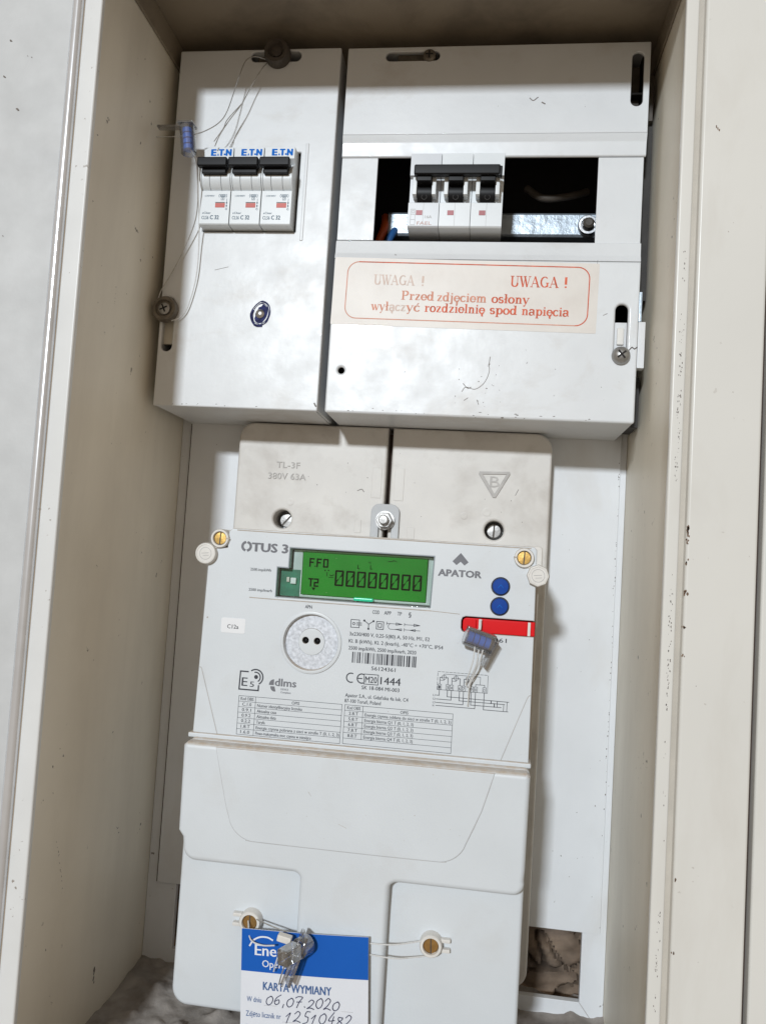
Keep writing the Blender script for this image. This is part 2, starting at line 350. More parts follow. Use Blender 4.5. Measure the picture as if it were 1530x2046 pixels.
part('flange', bevel(bx(-143.6, -134.6, -30, 620, 150.7, 154.0), 0.9, 3), 'flange_white', cab, 'narrow white front flange beside the open door')
part('flange', bevel(bx(135.4, 141.0, -30, 620, 150.7, 154.0), 0.9, 3), 'flange_cream', cab, 'narrow inner lip dotted with chipped paint')
part('groove', bx(140.9, 143.5, -30, 620, 146.5, 151.6), 'groove_beige', cab)
part('flange', bevel(bx(143.4, 171.6, -30, 620, 146, 155.6), 1.3, 4), 'flange_cream', cab, 'wide cream front flange')
part('top_rail', bevel(bx(-134.4, 135.2, 558.0, 620, 150.7, 154.0), 0.9, 3), 'flange_cream', cab)
part('bottom_rail', bevel(bx(-134.4, 135.2, -30, 8, 150.7, 154.0), 0.9, 3), 'flange_cream', cab)
door = part('door', bevel(xf(bx(-92, -1.0, -30, 620, -1.2, 0.6), (-147.2, 0, 155.6), ry=4), 0.4, 2), 'door_grey', cab, 'grey open door leaf with a shiny rolled edge')
part('rolled_edge', xf((lambda vf: ([(x, z, y) for x, y, z in vf[0]], vf[1]))(bevel(bx(-2.5, 2.3, -2.2, 2.6, -30, 620), 2.1, 7)), (-146.1, 0, 154.4)), 'rolled_steel', door)
for (x, y, r) in ((-177, 497, 1.2), (-178.5, 479, 1.1), (-170.5, 463, 1.3), (-166, 489, 0.5), (-172, 401, 0.5), (-168, 489.6, 0.4)):
    dz = 155.6 + 0.75 + (-147.2 - x) * math.tan(math.radians(4))
    prt('scuff_mark', xf(poly(blob(0, 0, r, 8, 1.0, 0.45), 0), (x, y, dz), rz=-35), 'scuff', door)
# chips of paint along the lip, scratches on the side panels
chips = []
for y0, y1, n in ((300, 372, 70), (205, 262, 55), (384, 400, 8), (150, 200, 8), (96, 126, 26), (84, 92, 5)):
    for i in range(n): chips.append(poly(blob(138.7 + 0.5 * math.sin(y0 + i * 0.9) + random.gauss(0, 0.22), random.uniform(y0, y1), random.uniform(0.12, 0.38), 7, 0.7, 1.5), 154.06))
prt('chipped_spots', join(*chips), 'scuff', cab)
chips = []
for y, r, n in ((279, 1.5, 10), (275, 1.2, 6), (266, 0.7, 3), (254, 0.8, 5), (240, 0.5, 5), (228, 0.4, 3), (138, 0.6, 2), (110, 0.5, 3)):
    for i in range(n): chips.append(poly(blob(144.0 + random.gauss(0, 0.35), y + random.gauss(0, r), random.uniform(0.3, 0.75) * min(1, r + 0.3), 8, 0.8, 1.3), 155.66))
for i in range(3): chips.append(poly([(x, y) for x, y in blob(149.2 + 0.6 * i, 452.5 - 0.7 * i, 0.8, 8, 0.4, 1.0)], 155.66))
for i in range(5): chips.append(poly(blob(random.uniform(148, 168), random.uniform(90, 480), random.uniform(0.12, 0.25), 6), 155.66))
prt('chipped_spots', join(*chips), 'rust_brown', cab)
def on_left(P, w): return [(-141.43, y, d) for (d, y, z) in stroke(P, w, 0)[0]], stroke(P, w, 0)[1]
def scuffs(path, r, n):
    o = []
    P = smooth_pts([(a, b, 0) for a, b in path], 8)
    for k in range(n):
        p = random.choice(P); q = blob(p.x + random.gauss(0, 0.4), p.y + random.gauss(0, 0.6), r * random.uniform(0.4, 1.0), 7, 0.8, 1.3)
        o.append(([(-141.43 + 0.02 * random.random(), y, d) for d, y in q], [tuple(range(len(q)))]))
    return o
sc_ = scuffs([(118, 112), (113, 100), (107, 84)], 0.45, 16) + scuffs([(50, 95), (46, 91)], 0.55, 5) + scuffs([(64, 23), (63.5, 15)], 1.5, 9) + scuffs([(104, 395), (104, 387)], 0.4, 5) + scuffs([(112, 34), (109, 28)], 0.5, 4) + scuffs([(100, 248), (99, 246)], 0.4, 3)
prt('scratches', join(*sc_), 'scuff', cab)
single('neighbour_panel', bevel(bx(174.2, 230, -30, 620, 140, 153.5), 1.2, 3), 'flange_cream', 'cream sheet edge beyond the dark gap beside the cabinet flange', 'panel')
struct('wall_gap', bx(171.7, 174.1, -30, 620, 120, 148.5), 'gap_brown', 0)

mp = single('mounting_plate', bevel(bx(-134.6, 141.6, 45.4, 556, -1.5, 0.0), 0.4, 2), 'plate_white', 'white painted steel back plate behind the meter, right strip lit', 'plate')
ch = [poly(blob(141.2 - abs(random.gauss(0, 0.35)), random.uniform(90, 330), random.uniform(0.2, 0.55), 7, 0.6, 1.3), 0.05) for i in range(45)]
ch += [poly(blob(random.uniform(104, 138), random.uniform(60, 330), random.uniform(0.12, 0.35), 6), 0.05) for i in range(14)]
prt('edge_chips', join(*ch), 'chip_dark', mp)
prt('rust_edge', stroke([(-134.4, 46), (-134.4, 341)], 0.5, 0.06), 'gap_brown', mp)

# ------------------------------------------------------------------ narrow breaker cover on the left
lb = thing('breaker_cover', 'narrow white steel cover with three small breakers and a blue ink scribble', 'cover', (-86, 341.5, 30))
LX0, LX1, LZ0, LZ1 = -135.6, -37.4, 341.6, 557.6
cut = rrect(-113.6, -57.4, 446.2, 494.2, 0.4, 2)
part('front_sheet', plate([rrect(LX0, LX1, LZ0, LZ1, 0.8, 3), cut, slot(-76.5, 553.0, 30.5, 6.2), slot(-130.3, 390, 6.6, 32)], 57.6, 60.0, 0.8, 3), 'cover_white', lb)
part('side_sheet', bx(LX0 + 0.1, LX0 + 1.3, LZ0 + 0.8, LZ1 - 0.8, 0.3, 58.6), 'cover_white', lb)
part('side_sheet', bx(LX1 - 1.3, LX1 - 0.1, LZ0 + 0.8, LZ1 - 0.8, 0.3, 58.6), 'cover_white', lb)
part('bottom_sheet', bx(LX0 + 1.4, LX1 - 1.4, LZ0 + 0.1, LZ0 + 1.3, 0.3, 58.6), 'cover_white', lb)
part('top_sheet', bx(LX0 + 1.4, LX1 - 1.4, LZ1 - 1.3, LZ1 - 0.1, 0.3, 58.6), 'cover_white', lb)
part('gap_shade_edge', bx(-141.2, LX0 - 0.2, 346, 372, 10, 40), 'gap_shade_and_mark', lb)  # dark strips added as the shade between cover and side panel
part('gap_shade_edge', bx(-141.2, LX0 - 0.2, 402.5, 555, 10, 46), 'gap_shade_and_mark', lb)
part('inner_shade_box', bx(LX0 + 3, LX1 - 3, LZ0 + 3, LZ1 - 3, 0.4, 34), 'inside_black', lb)  # black block added for the darkness inside the closed cover
part('embossed_rib', bevel(bx(-54.6, -52.6, 441, 499.5, 59.5, 60.55), 0.5, 2), 'cover_white', lb)
part('slot_bracket', bevel(bx(-134.9, -126, 379.5, 402, 52, 54.5), 0.4), 'cream_paint', lb)
part('slot_bracket', bevel(bx(-89, -72, 549, 557, 52, 54.5), 0.4), 'washer_grime', lb)
w1 = part('seal_washer', lathe(-131.8, 398.3, [(7.6, 60.1), (7.7, 62.6), (6.9, 64.2), (5.2, 64.4), (4.7, 62.6), (0.1, 62.2)], 32), 'washer_grime', lb, 'dull grey sealing cup round the side screw')
sc = part('screw', lathe(-131.8, 398.3, [(3.6, 62.3), (3.5, 63.6), (2.4, 64.4), (0.1, 64.6)], 24), 'zinc_dull', w1)
prt('recess', rot2(join(stroke([(-133.8, 398.3), (-129.8, 398.3)], 0.9, 64.75), stroke([(-131.8, 396.3), (-131.8, 400.3)], 0.9, 64.74)), -131.8, 398.3, 25), 'inside_black', w1)
k1 = part('seal_washer', lathe(-74.8, 552.6, [(7.6, 60.1), (7.9, 63.5), (7.0, 66.5), (5.0, 66.8), (4.4, 64.6), (0.1, 64.2)], 32), 'rubber_dark', lb, 'dark sealing cup in the top slot')
part('screw', lathe(-74.8, 552.6, [(3.4, 64.3), (3.3, 65.4), (2.2, 66.0), (0.1, 66.1)], 24), 'rubber_dark', k1)
rv = part('rivet', lathe(-74.8, 397.3, [(2.7, 59.8), (2.6, 60.6), (1.9, 61.2), (1.0, 61.5), (0.1, 61.6)], 24), 'zinc', lb)
sp = [poly([(-73.9 + 3.9 * random.uniform(0.85, 1.1) * math.cos(2 * math.pi * k / 22) - 0.12 * 5.6 * math.sin(2 * math.pi * k / 22) * -1.6, 397.4 + 5.6 * random.uniform(0.85, 1.08) * math.sin(2 * math.pi * k / 22)) for k in range(22)], 60.05)]
for k in range(6):
    a0 = random.uniform(0, 360); rr = random.uniform(0.95, 1.25)
    q = [(-74.6 + 4.6 * rr * math.cos(math.radians(a0 + 30 * j)) + 1.0 * math.sin(math.radians(a0 + 30 * j)) + random.uniform(-0.25, 0.25), 397.4 + 6.2 * rr * math.sin(math.radians(a0 + 30 * j)) + random.uniform(-0.3, 0.3)) for j in range(random.randint(9, 13))]
    sp.append(smstroke(q, random.uniform(0.28, 0.5), 60.08 + 0.04 * k, 4))
for k in range(4):
    sp.append(smstroke([(-79.6 + 0.35 * k, 400.0 - 0.3 * k), (-80.6 + 0.5 * k, 396.5), (-79.4 + 0.4 * k, 392.5), (-76.8, 389.9 + 0.35 * k), (-73.2, 389.8 + 0.4 * k)], 0.35, 60.36 + 0.04 * k, 4))
prt('ink_scribble', join(*sp), 'ink_marker', lb, 'dark blue pen scribble round the rivet')
sm = [stroke([(-104, 423), (-96, 425)], 0.25, 60.05), stroke([(-39.2, 346), (-38.3, 344.4)], 0.8, 60.03)] + [poly(blob(random.uniform(-132, -40), LZ0 + random.uniform(0.7, 2.0), random.uniform(0.2, 0.55), 7, 1.6, 0.6), 60.03) for i in range(9)]
prt('scratches', join(*sm), 'scuff', lb)


# ------------------------------------------------------------------ three small breakers
EX, EP = -113.1, 18.25
def eaton(x0):
    e = thing('circuit_breaker', '', 'breaker', (x0 + 9, 447, 55), 'single pole breakers in the narrow cover'); w = 17.75; x1 = x0 + w
    part('housing', bevel(extx([(447.6, 38), (446.9, 60), (447.0, 66.9), (447.7, 67.6), (467.2, 67.6), (468.2, 64.2), (484, 64.2), (486.4, 67.6), (493.2, 67.6), (493.6, 60), (493.6, 38)], x0, x1), 0.22, 2), 'breaker_white', e)
    P = [(474.6 + 8.2 * math.cos(math.radians(a)), 62.6 + 8.2 * math.sin(math.radians(a))) for a in range(0, 360, 12)]
    for a, b in ((0.9, 5.5), (5.75, 12.2), (12.45, 17.0)): part('pivot_drum', bevel(extx(P, x0 + a, x0 + b), 0.15, 1), 'breaker_white', e)
    P2 = [(474.8 + 9.4 * math.cos(math.radians(a)), 61.8 + 9.4 * math.sin(math.radians(a))) for a in range(0, 360, 12)]
    for a, b in ((0.05, 0.8), (17.1, 17.9)): part('side_cheek', extx(P2, x0 + a, x0 + b), 'breaker_white', e)
    lv = part('lever', bevel(bx(x0 + 1.8, x1 - 1.8, 474.8, 483.0, 62, 73.8), 0.5, 2), 'black_plastic', e)
    part('grip_bar', bevel(bx(x0 + 0.1, x1 - 0.25, 477.4, 482.6, 73.2, 77.4), 0.7, 3), 'black_plastic', lv)
    part('trip_flag', bevel(bx(x0 + 9.1, x0 + 14.9, 457.2, 459.9, 67.0, 67.75), 0.12, 1), 'flag_red', e)
    prt('flag_shadow_line', stroke([(x0 + 9.2, 460.2), (x0 + 14.7, 460.2)], 0.3, 67.8), 'ink_grey', e)
    zp = 67.66
    prt('logo', join(text('E', x0 + 4.6, 488.3, zp, 2.6, 3.9, 0.075), poly([(x0 + 8.0, 488.3), (x0 + 9.2, 488.3), (x0 + 8.6, 489.8)], zp), text('T', x0 + 9.2, 488.3, zp, 2.6, 3.9, 0.075), poly(circ(x0 + 12.5, 489.0, 0.6, 12), zp), text('N', x0 + 13.5, 488.3, zp, 2.8, 3.9, 0.075)), 'ink_blue', e)
    prt('print', join(text('~230/400V', x0 + 2.0, 463.7, zp, 6.4, 1.0), stroke(arc(x0 + 11.6, 464.2, 0.6, 1.0, 110, 250, 5), 0.25, zp), stroke(arc(x0 + 15.2, 464.2, 0.6, 1.0, -70, 70, 5), 0.25, zp),
        stroke(rrect(x0 + 11.9, x0 + 14.9, 463.7, 464.9, 0.1, 1), 0.22, zp, True), text('6000', x0 + 12.1, 463.9, zp, 2.6, 0.9), text('3', x0 + 13.0, 462.0, zp, 0.8, 1.2), stroke(rrect(x0 + 12.5, x0 + 14.3, 461.7, 463.4, 0.1, 1), 0.2, zp, True),
        stroke([(x0 + 15.9, 462.4), (x0 + 15.9, 457.3)], 0.22, zp), poly(circ(x0 + 15.9, 460.0, 0.45, 8), zp), poly(circ(x0 + 15.9, 458.2, 0.45, 8), zp), stroke(circ(x0 + 15.9, 456.3, 0.5, 10), 0.2, zp, True)), 'ink_teal', e)
    prt('rating_print', join(text('xClear', x0 + 1.6, 453.4, zp, 5.2, 1.3, 0.015), text('CLS6', x0 + 1.5, 450.2, zp, 4.2, 2.1), text('C 32', x0 + 6.6, 450.2, zp, 5.2, 2.5, 0.03)), 'ink_teal', e)
    return e
e0 = eaton(EX)
brk = [e0] + [copy_tree(e0, None, Vector((EP * k * MM, 0, 0))) for k in (1, 2)]
brk[0]['label'] = 'small white breaker with black lever beside the blue wire seal'
brk[1]['label'] = 'small white breaker with black lever between two identical breakers'
brk[2]['label'] = 'small white breaker with black lever beside the embossed rib'

# ------------------------------------------------------------------ distribution box on the right
rb = thing('distribution_box', 'wide white steel distribution box with open window and faded warning sticker', 'distribution box', (52, 341, 30))
RX0, RX1, RZ0, RZ1 = -33.4, 138.4, 341.4, 557.6
# upper sheet: flat part with slots, then the bent strip
part('upper_sheet', plate([[(RX0, 505), (RX1, 505), (RX1, RZ1 - 0.4), (RX1 - 0.4, RZ1), (RX0 + 0.4, RZ1), (RX0, RZ1 - 0.4)], slot(4.8, 552.0, 31.5, 5.6), slot(131.8, 536, 6.6, 31.5)], 56.8, 59.0, 0.5, 2), 'cover_white', rb)
part('bent_strip', bevel(extx([(504.95, 56.8), (504.95, 58.95), (501.2, 57.9), (500.2, 57.5), (493.2, 57.05), (492.5, 56.5), (492.5, 55.4), (501, 55.4)], RX0, RX1), 0.15, 1), 'cover_white', rb)
part('blanking_panel', bevel(bx(RX0 + 0.2, -12.0, 443.2, 492.2, 54.8, 56.7), 0.3, 2), 'cover_white', rb)
part('blanking_panel', bevel(bx(112.9, RX1 - 1.0, 442.6, 492.0, 54.8, 56.7), 0.3, 2), 'cover_white', rb)
part('bent_strip', bevel(extx([(442.7, 55.0), (442.7, 57.0), (442.2, 57.3), (435.4, 57.7), (434.2, 58.2), (431.6, 58.95), (431.6, 56.8), (435, 55.0)], RX0, RX1 - 0.6), 0.15, 1), 'cover_white', rb)
part('lower_sheet', plate([rrect(RX0, RX1 - 0.4, RZ0, 431.55, (1.5, 1.5, 0, 0), 3), circ(-25.3, 366, 1.9, 16), slot(128.9, 392, 6.8, 31)], 56.0, 59.0, 1.3, 4), 'cover_white', rb)
part('bottom_sheet', bx(RX0 + 1.0, RX1 - 1.4, RZ0 + 0.1, RZ0 + 1.4, 0.3, 57.5), 'cover_white', rb)
part('side_sheet', bx(RX0 + 0.1, RX0 + 1.3, RZ0 + 1.5, RZ1 - 0.8, 0.3, 54.5), 'cover_white', rb)
part('side_sheet', bx(RX1 - 1.8, RX1 - 0.6, RZ0 + 1.5, RZ1 - 0.8, 0.3, 54.5), 'cover_white', rb)
part('top_sheet', bx(RX0 + 1.4, RX1 - 1.9, RZ1 - 1.3, RZ1 - 0.1, 0.3, 56.6), 'cover_white', rb)
part('inner_shade_box', join(bx(RX0 + 1.5, RX1 - 2, RZ0 + 2, RZ1 - 2, 0.4, 1.2), bx(RX0 + 1.5, RX0 + 2.1, RZ0 + 2, RZ1 - 2, 1.3, 54), bx(RX1 - 2.6, RX1 - 2, RZ0 + 2, RZ1 - 2, 1.3, 54), bx(RX0 + 3, RX1 - 3, 415, 416, 1.3, 54), bx(RX0 + 3, RX1 - 3, 530, 531, 1.3, 54)), 'inside_black', rb)  # black lining added to paint the enclosed interior's darkness
rail = part('din_rail', bevel(extx([(461, 14), (461, 21), (462.5, 22), (474.6, 22), (476, 21), (476, 14)], -9, 121), 0.2, 1), 'foil_rail', rb, 'crinkled shiny metal rail inside the window')
rs = part('rail_screw', lathe(112.5, 467.5, [(6.2, 22.1), (6.2, 24), (5.6, 24.8), (4.3, 24.8), (4.0, 23.6), (0.1, 23.3)], 28), 'zinc', rail)
part('screw_core', lathe(112.5, 467.5, [(3.4, 23.5), (3.2, 27.5), (2.0, 28.5), (0.1, 28.4)], 20), 'rubber_dark', rail)
part('cable', tube([(-22, 430, 18), (-15, 452, 24), (-11, 464, 24), (-12, 476, 14)], 2.6, 10), 'cable_orange', rb)
part('cable', tube([(-14, 430, 20), (-9, 450, 26), (-5.5, 461, 24), (-3, 470, 12)], 2.4, 10), 'cable_blue', rb)
part('cable', tube([(75, 492, 20), (85, 484, 24), (100, 486, 22), (112, 491, 18)], 2.2, 10), 'rubber_dark', rb)
# brackets and screws in the slots
part('slot_bracket', bevel(bx(125.2, 132.6, 379.5, 398.5, 53.0, 55.0), 0.4), 'plate_white', rb)
part('bracket_stud', bevel(bx(127.2, 131.0, 385.6, 395.2, 54.9, 56.2), 0.6), 'cap_white', rb)
s1 = part('screw', lathe(129.2, 378.6, [(5.0, 59.1), (4.9, 60.6), (3.9, 62.2), (2.2, 63.1), (0.1, 63.3)], 28), 'zinc_dull', rb, 'cross head screw at the foot of the slot')
prt('recess', rot2(join(stroke([(126.9, 378.6), (131.5, 378.6)], 1.0, 63.35), stroke([(129.2, 376.3), (129.2, 380.9)], 1.0, 63.34)), 129.2, 378.6, 40), 'inside_black', s1)
prt('tear_mark', stroke([(133.5, 382), (135, 383.6), (136.4, 382.6), (137.6, 383.6)], 0.55, 59.06), 'chip_dark', rb)
part('side_bracket', bevel(bx(138.5, 142.4, 373, 399, 50, 55.5), 0.4), 'plate_white', rb)
part('side_bracket', bevel(bx(138.5, 140.2, 399.2, 416, 50, 55.0), 0.3), 'foil_rail', rb)
part('gap_shade_edge', bx(138.5, 144.6, 416.2, 520, 20, 40.0), 'gap_shade_and_mark', rb)  # dark side pieces filling the gap with its shade
part('gap_shade_edge', bevel(bx(138.5, 143.6, 520.2, 548, 20, 44.0), 0.4), 'rubber_dark', rb)
part('gap_shade_edge', bx(138.2, 144.2, 344, 372.8, 10, 34.0), 'gap_shade_and_mark', rb)  # dark strip put in for the shade below the bracket
s2 = part('screw', lathe(14.5, 552.0, [(3.7, 57.5), (3.6, 59.6), (2.6, 60.6), (0.1, 60.8)], 24), 'washer_grime', rb)
prt('recess', join(stroke([(12.7, 552), (16.3, 552)], 0.8, 60.9), stroke([(14.5, 550.2), (14.5, 553.8)], 0.8, 60.89)), 'inside_black', s2)
part('slot_bracket', bevel(bx(-4.5, 18, 548, 556, 52, 54.2), 0.4), 'washer_grime', rb)
part('slot_bracket', bevel(bx(128.9, 134.8, 525, 550, 46, 48), 0.4), 'rubber_dark', rb)
sm = [smstroke([(58, 372), (58.6, 368.5), (57.5, 364), (55, 360), (51, 357.5), (46, 358.5), (44, 356)], 0.3, 59.05), smstroke([(58.6, 376), (58.2, 371)], 0.35, 59.07), smstroke([(44.5, 360.5), (47, 358), (49, 358.6)], 0.35, 59.08), smstroke([(47.5, 352.5), (45.5, 351)], 0.3, 59.05), smstroke([(52.6, 351.5), (53.6, 349)], 0.3, 59.05),
      smstroke([(73, 525.6), (75, 524.2), (77.5, 526)], 0.5, 59.05), smstroke([(80, 523), (81.5, 522.2)], 0.7, 59.05), smstroke([(119, 401), (121, 402)], 0.3, 59.05), stroke([(114, 415), (114.6, 432)], 0.15, 59.05)]
sm += [poly(blob(random.uniform(-30, 135), RZ0 + abs(random.gauss(2.0, 1.0)), random.uniform(0.2, 0.6), 7, 1.8, 0.5), 59.04) for i in range(22)]
sm += [poly(blob(random.uniform(40, 66), random.uniform(347, 372), random.uniform(0.12, 0.4), 6), 59.04) for i in range(20)]
prt('scratches', join(*sm), 'scuff', rb)

# warning sticker with serif lettering
def serif(s, x, y, h, z, width):
    TK, tn = 0.17, 0.06; out = []; cx = 0.0
    def L(x0, y0, x1, y1, w): out.append(stroke([(cx + x0, y0), (cx + x1, y1)], w, 0, caps=False))
    def S(x0, y0, hw=0.15): out.append(stroke([(cx + x0 - hw, y0), (cx + x0 + hw, y0)], tn, 0, caps=False))
    def A(ax, ay, rx, ry, a0, a1, side=180, n=12):
        P = arc(ax, ay, rx, ry, a0, a1, n)
        for k in range(n):
            a = math.radians(a0 + (a1 - a0) * (k + 0.5) / n); w = tn + (TK - tn) * abs(math.cos(a))
            p, q = P[k], P[k + 1]; out.append(stroke([(cx + p[0], p[1]), (cx + q[0], q[1])], w, 0))
    def O(ax, ay): A(ax, ay + 0.02, 0.07, 0.12, 60, 290, n=6)
    X = 0.66
    for c in s:
        if c == 'U': L(.22, .28, .22, 1, TK); A(.5, .28, .28, .25, 180, 360); L(.78, .28, .78, 1, tn); S(.22, .97, .2); S(.78, .97, .16); adv = 1.0
        elif c == 'W': L(.1, 1, .38, 0, TK); L(.38, 0, .6, .95, tn); L(.52, 1, .8, 0, TK); L(.8, 0, 1.06, 1, tn); S(.1, .97); S(.55, .97); S(1.06, .97, .13); adv = 1.16
        elif c == 'A': L(.1, 0, .45, 1, tn); L(.43, 1, .82, 0, TK); L(.24, .34, .68, .34, tn); S(.1, .03, .14); S(.82, .03, .18); adv = .95
        elif c == 'G': A(.52, .5, .38, .46, 55, 320); L(.8, .05, .8, .42, TK); S(.8, .42, .17); adv = 1.0
        elif c == '!': L(.2, 1, .2, .32, TK); out.append(poly([(cx + .2 + .09 * math.cos(k), .09 + .09 * math.sin(k)) for k in range(6)], 0)); adv = .45
        elif c == 'P': L(.22, 0, .22, 1, TK); S(.22, .03, .2); S(.2, .97, .16); A(.42, .73, .26, .24, 90, -90); L(.2, .97, .44, .97, tn); L(.2, .49, .44, .49, tn); adv = .82
        elif c == 'r': L(.2, 0, .2, X, TK); S(.2, .03, .17); S(.13, X - .03, .1); L(.25, .48, .42, .62, tn); out.append(poly([(cx + .45 + .09 * math.cos(k), .56 + .09 * math.sin(k)) for k in range(6)], 0)); adv = .56
        elif c == 'z': L(.08, .63, .5, .63, tn); L(.46, .63, .12, .03, TK); L(.08, .03, .52, .03, tn); L(.09, .63, .09, .5, tn); L(.51, .03, .51, .16, tn); adv = .6
        elif c in 'eę': A(.33, .33, .24, .3, 0, 320); L(.1, .35, .57, .35, tn); adv = .64
        elif c == 'd': A(.3, .33, .21, .3, 0, 360); L(.53, 0, .53, 1, TK); S(.46, .97, .12); S(.6, .03, .1); adv = .74
        elif c == 'j': L(.2, X, .2, -.12, TK); A(.08, -.12, .12, .12, 0, -120, n=5); S(.13, X - .03, .1); out.append(poly([(cx + .2 + .09 * math.cos(k), .86 + .09 * math.sin(k)) for k in range(6)], 0)); adv = .38
        elif c in 'cć': A(.33, .33, .24, .3, 50, 315); adv = .6
        elif c == 'i': L(.2, 0, .2, X, TK); S(.2, .03, .16); S(.13, X - .03, .1); out.append(poly([(cx + .2 + .09 * math.cos(k), .86 + .09 * math.sin(k)) for k in range(6)], 0)); adv = .39
        elif c in 'nm':
            L(.2, 0, .2, X, TK); S(.2, .03, .15); S(.13, X - .03, .1); A(.38, .42, .16, .2, 160, 0, n=8); L(.54, 0, .54, .42, TK); S(.54, .03, .15); adv = .74
            if c == 'm': A(.72, .42, .16, .2, 160, 0, n=8); L(.88, 0, .88, .42, TK); S(.88, .03, .15); adv = 1.08
        elif c == 'o': A(.33, .33, .24, .3, 0, 360, n=16); adv = .66
        elif c == 's': A(.27, .48, .16, .15, 40, 250, n=8); A(.27, .19, .17, .16, 70, -150, n=8); adv = .54
        elif c in 'łl':
            L(.2, 0, .2, 1, TK); S(.2, .03, .16); S(.13, .97, .1); adv = .39
            if c == 'ł': L(.02, .42, .38, .62, tn * 1.3)
        elif c == 'y': L(.1, X, .34, .02, TK); L(.58, X, .22, -.27, tn); S(.1, X - .03, .13); S(.56, X - .03, .11); out.append(poly([(cx + .17 + .08 * math.cos(k), -.24 + .08 * math.sin(k)) for k in range(6)], 0)); adv = .66
        elif c == 'w': L(.08, X, .28, 0, TK); L(.28, 0, .46, X, tn); L(.4, X, .62, 0, TK); L(.62, 0, .82, X, tn); S(.08, X - .03, .12); S(.82, X - .03, .1); adv = .9
        elif c in 'aą': A(.28, .18, .18, .16, 60, 300); A(.3, .48, .2, .16, 0, 150, n=8); L(.5, .08, .5, .48, TK); L(.3, .36, .5, .36, tn); S(.57, .04, .07); adv = .66
        elif c == 'p': A(.43, .33, .21, .3, 0, 360); L(.2, -.3, .2, X, TK); S(.2, -.28, .16); S(.13, X - .03, .1); adv = .74
        else: adv = .4
        if c in 'ęą': O(.42, -.14)
        if c == 'ć': L(.3, .74, .44, .94, .09)
        cx += adv
    k = width / cx
    out = [([(a, b, 0.0012 * i) for a, b, c_ in V], F) for i, (V, F) in enumerate(out)]
    V, F = join(*out)
    return [(x + v[0] * k, y + v[1] * h, z + v[2]) for v in V], F
stk = part('warning_sticker', rot2(plate(rrect(-33.0, 115.6, 391.6, 431.0, 0.6, 3), 59.02, 59.16), 41, 411, -0.75), 'sticker_cream', rb, 'yellowed warning sticker with faded red Polish text')
zt = 59.22
def fr2(vf): return rot2(vf, 41, 411, -0.75)
bord = rrect(-25.2, 110.6, 395.6, 428.6, 6.5, 8)
half = len(bord) // 2
prt('border_print', fr2(join(stroke(bord[len(bord) * 1 // 4:len(bord) * 3 // 4 + 1], 0.6, zt))), 'ink_red', stk)
prt('border_print', fr2(stroke([p for p in bord[len(bord) * 3 // 4:]] + bord[:len(bord) // 4 + 1], 0.5, zt)), 'ink_red_mid', stk)
prt('sticker_text', fr2(serif('UWAGA', -9.8, 415.6, 5.8, zt, 23.5)), 'ink_red_faint', stk)
prt('sticker_text', fr2(serif('!', 17, 415.4, 5.8, zt, 3.2)), 'ink_red_faint', stk)
prt('sticker_text', fr2(serif('UWAGA', 67.3, 416.6, 6.2, zt, 26.6)), 'ink_red', stk)
prt('sticker_text', fr2(serif('!', 96.4, 416.6, 6.2, zt, 3.4)), 'ink_red', stk)
prt('sticker_text', fr2(serif('Przed', 6.6, 407.2, 5.2, zt, 19.0)), 'ink_red_mid', stk)
prt('sticker_text', fr2(serif('zdjęciem', 27.0, 407.0, 5.2, zt, 28.0)), 'ink_red_mid', stk)
prt('sticker_text', fr2(serif('osłony', 57.6, 407.0, 5.2, zt, 21.0)), 'ink_red', stk)
prt('sticker_text', fr2(serif('wył', -10.0, 400.6, 5.2, zt, 10.0)), 'ink_red_mid', stk)
prt('sticker_text', fr2(serif('ącz', 0.2, 400.6, 5.2, zt, 9.6)), 'ink_red_faint', stk)
prt('sticker_text', fr2(serif('yć', 10.0, 400.6, 5.2, zt, 8.0)), 'ink_red_mid', stk)
prt('sticker_text', fr2(serif('rozdzielnię', 20.4, 400.6, 5.2, zt, 34.0)), 'ink_red', stk)
prt('sticker_text', fr2(serif('spod', 57.0, 400.6, 5.2, zt, 15.4)), 'ink_red', stk)
prt('sticker_text', fr2(serif('napięcia', 74.6, 400.6, 5.2, zt, 26.0)), 'ink_red', stk)

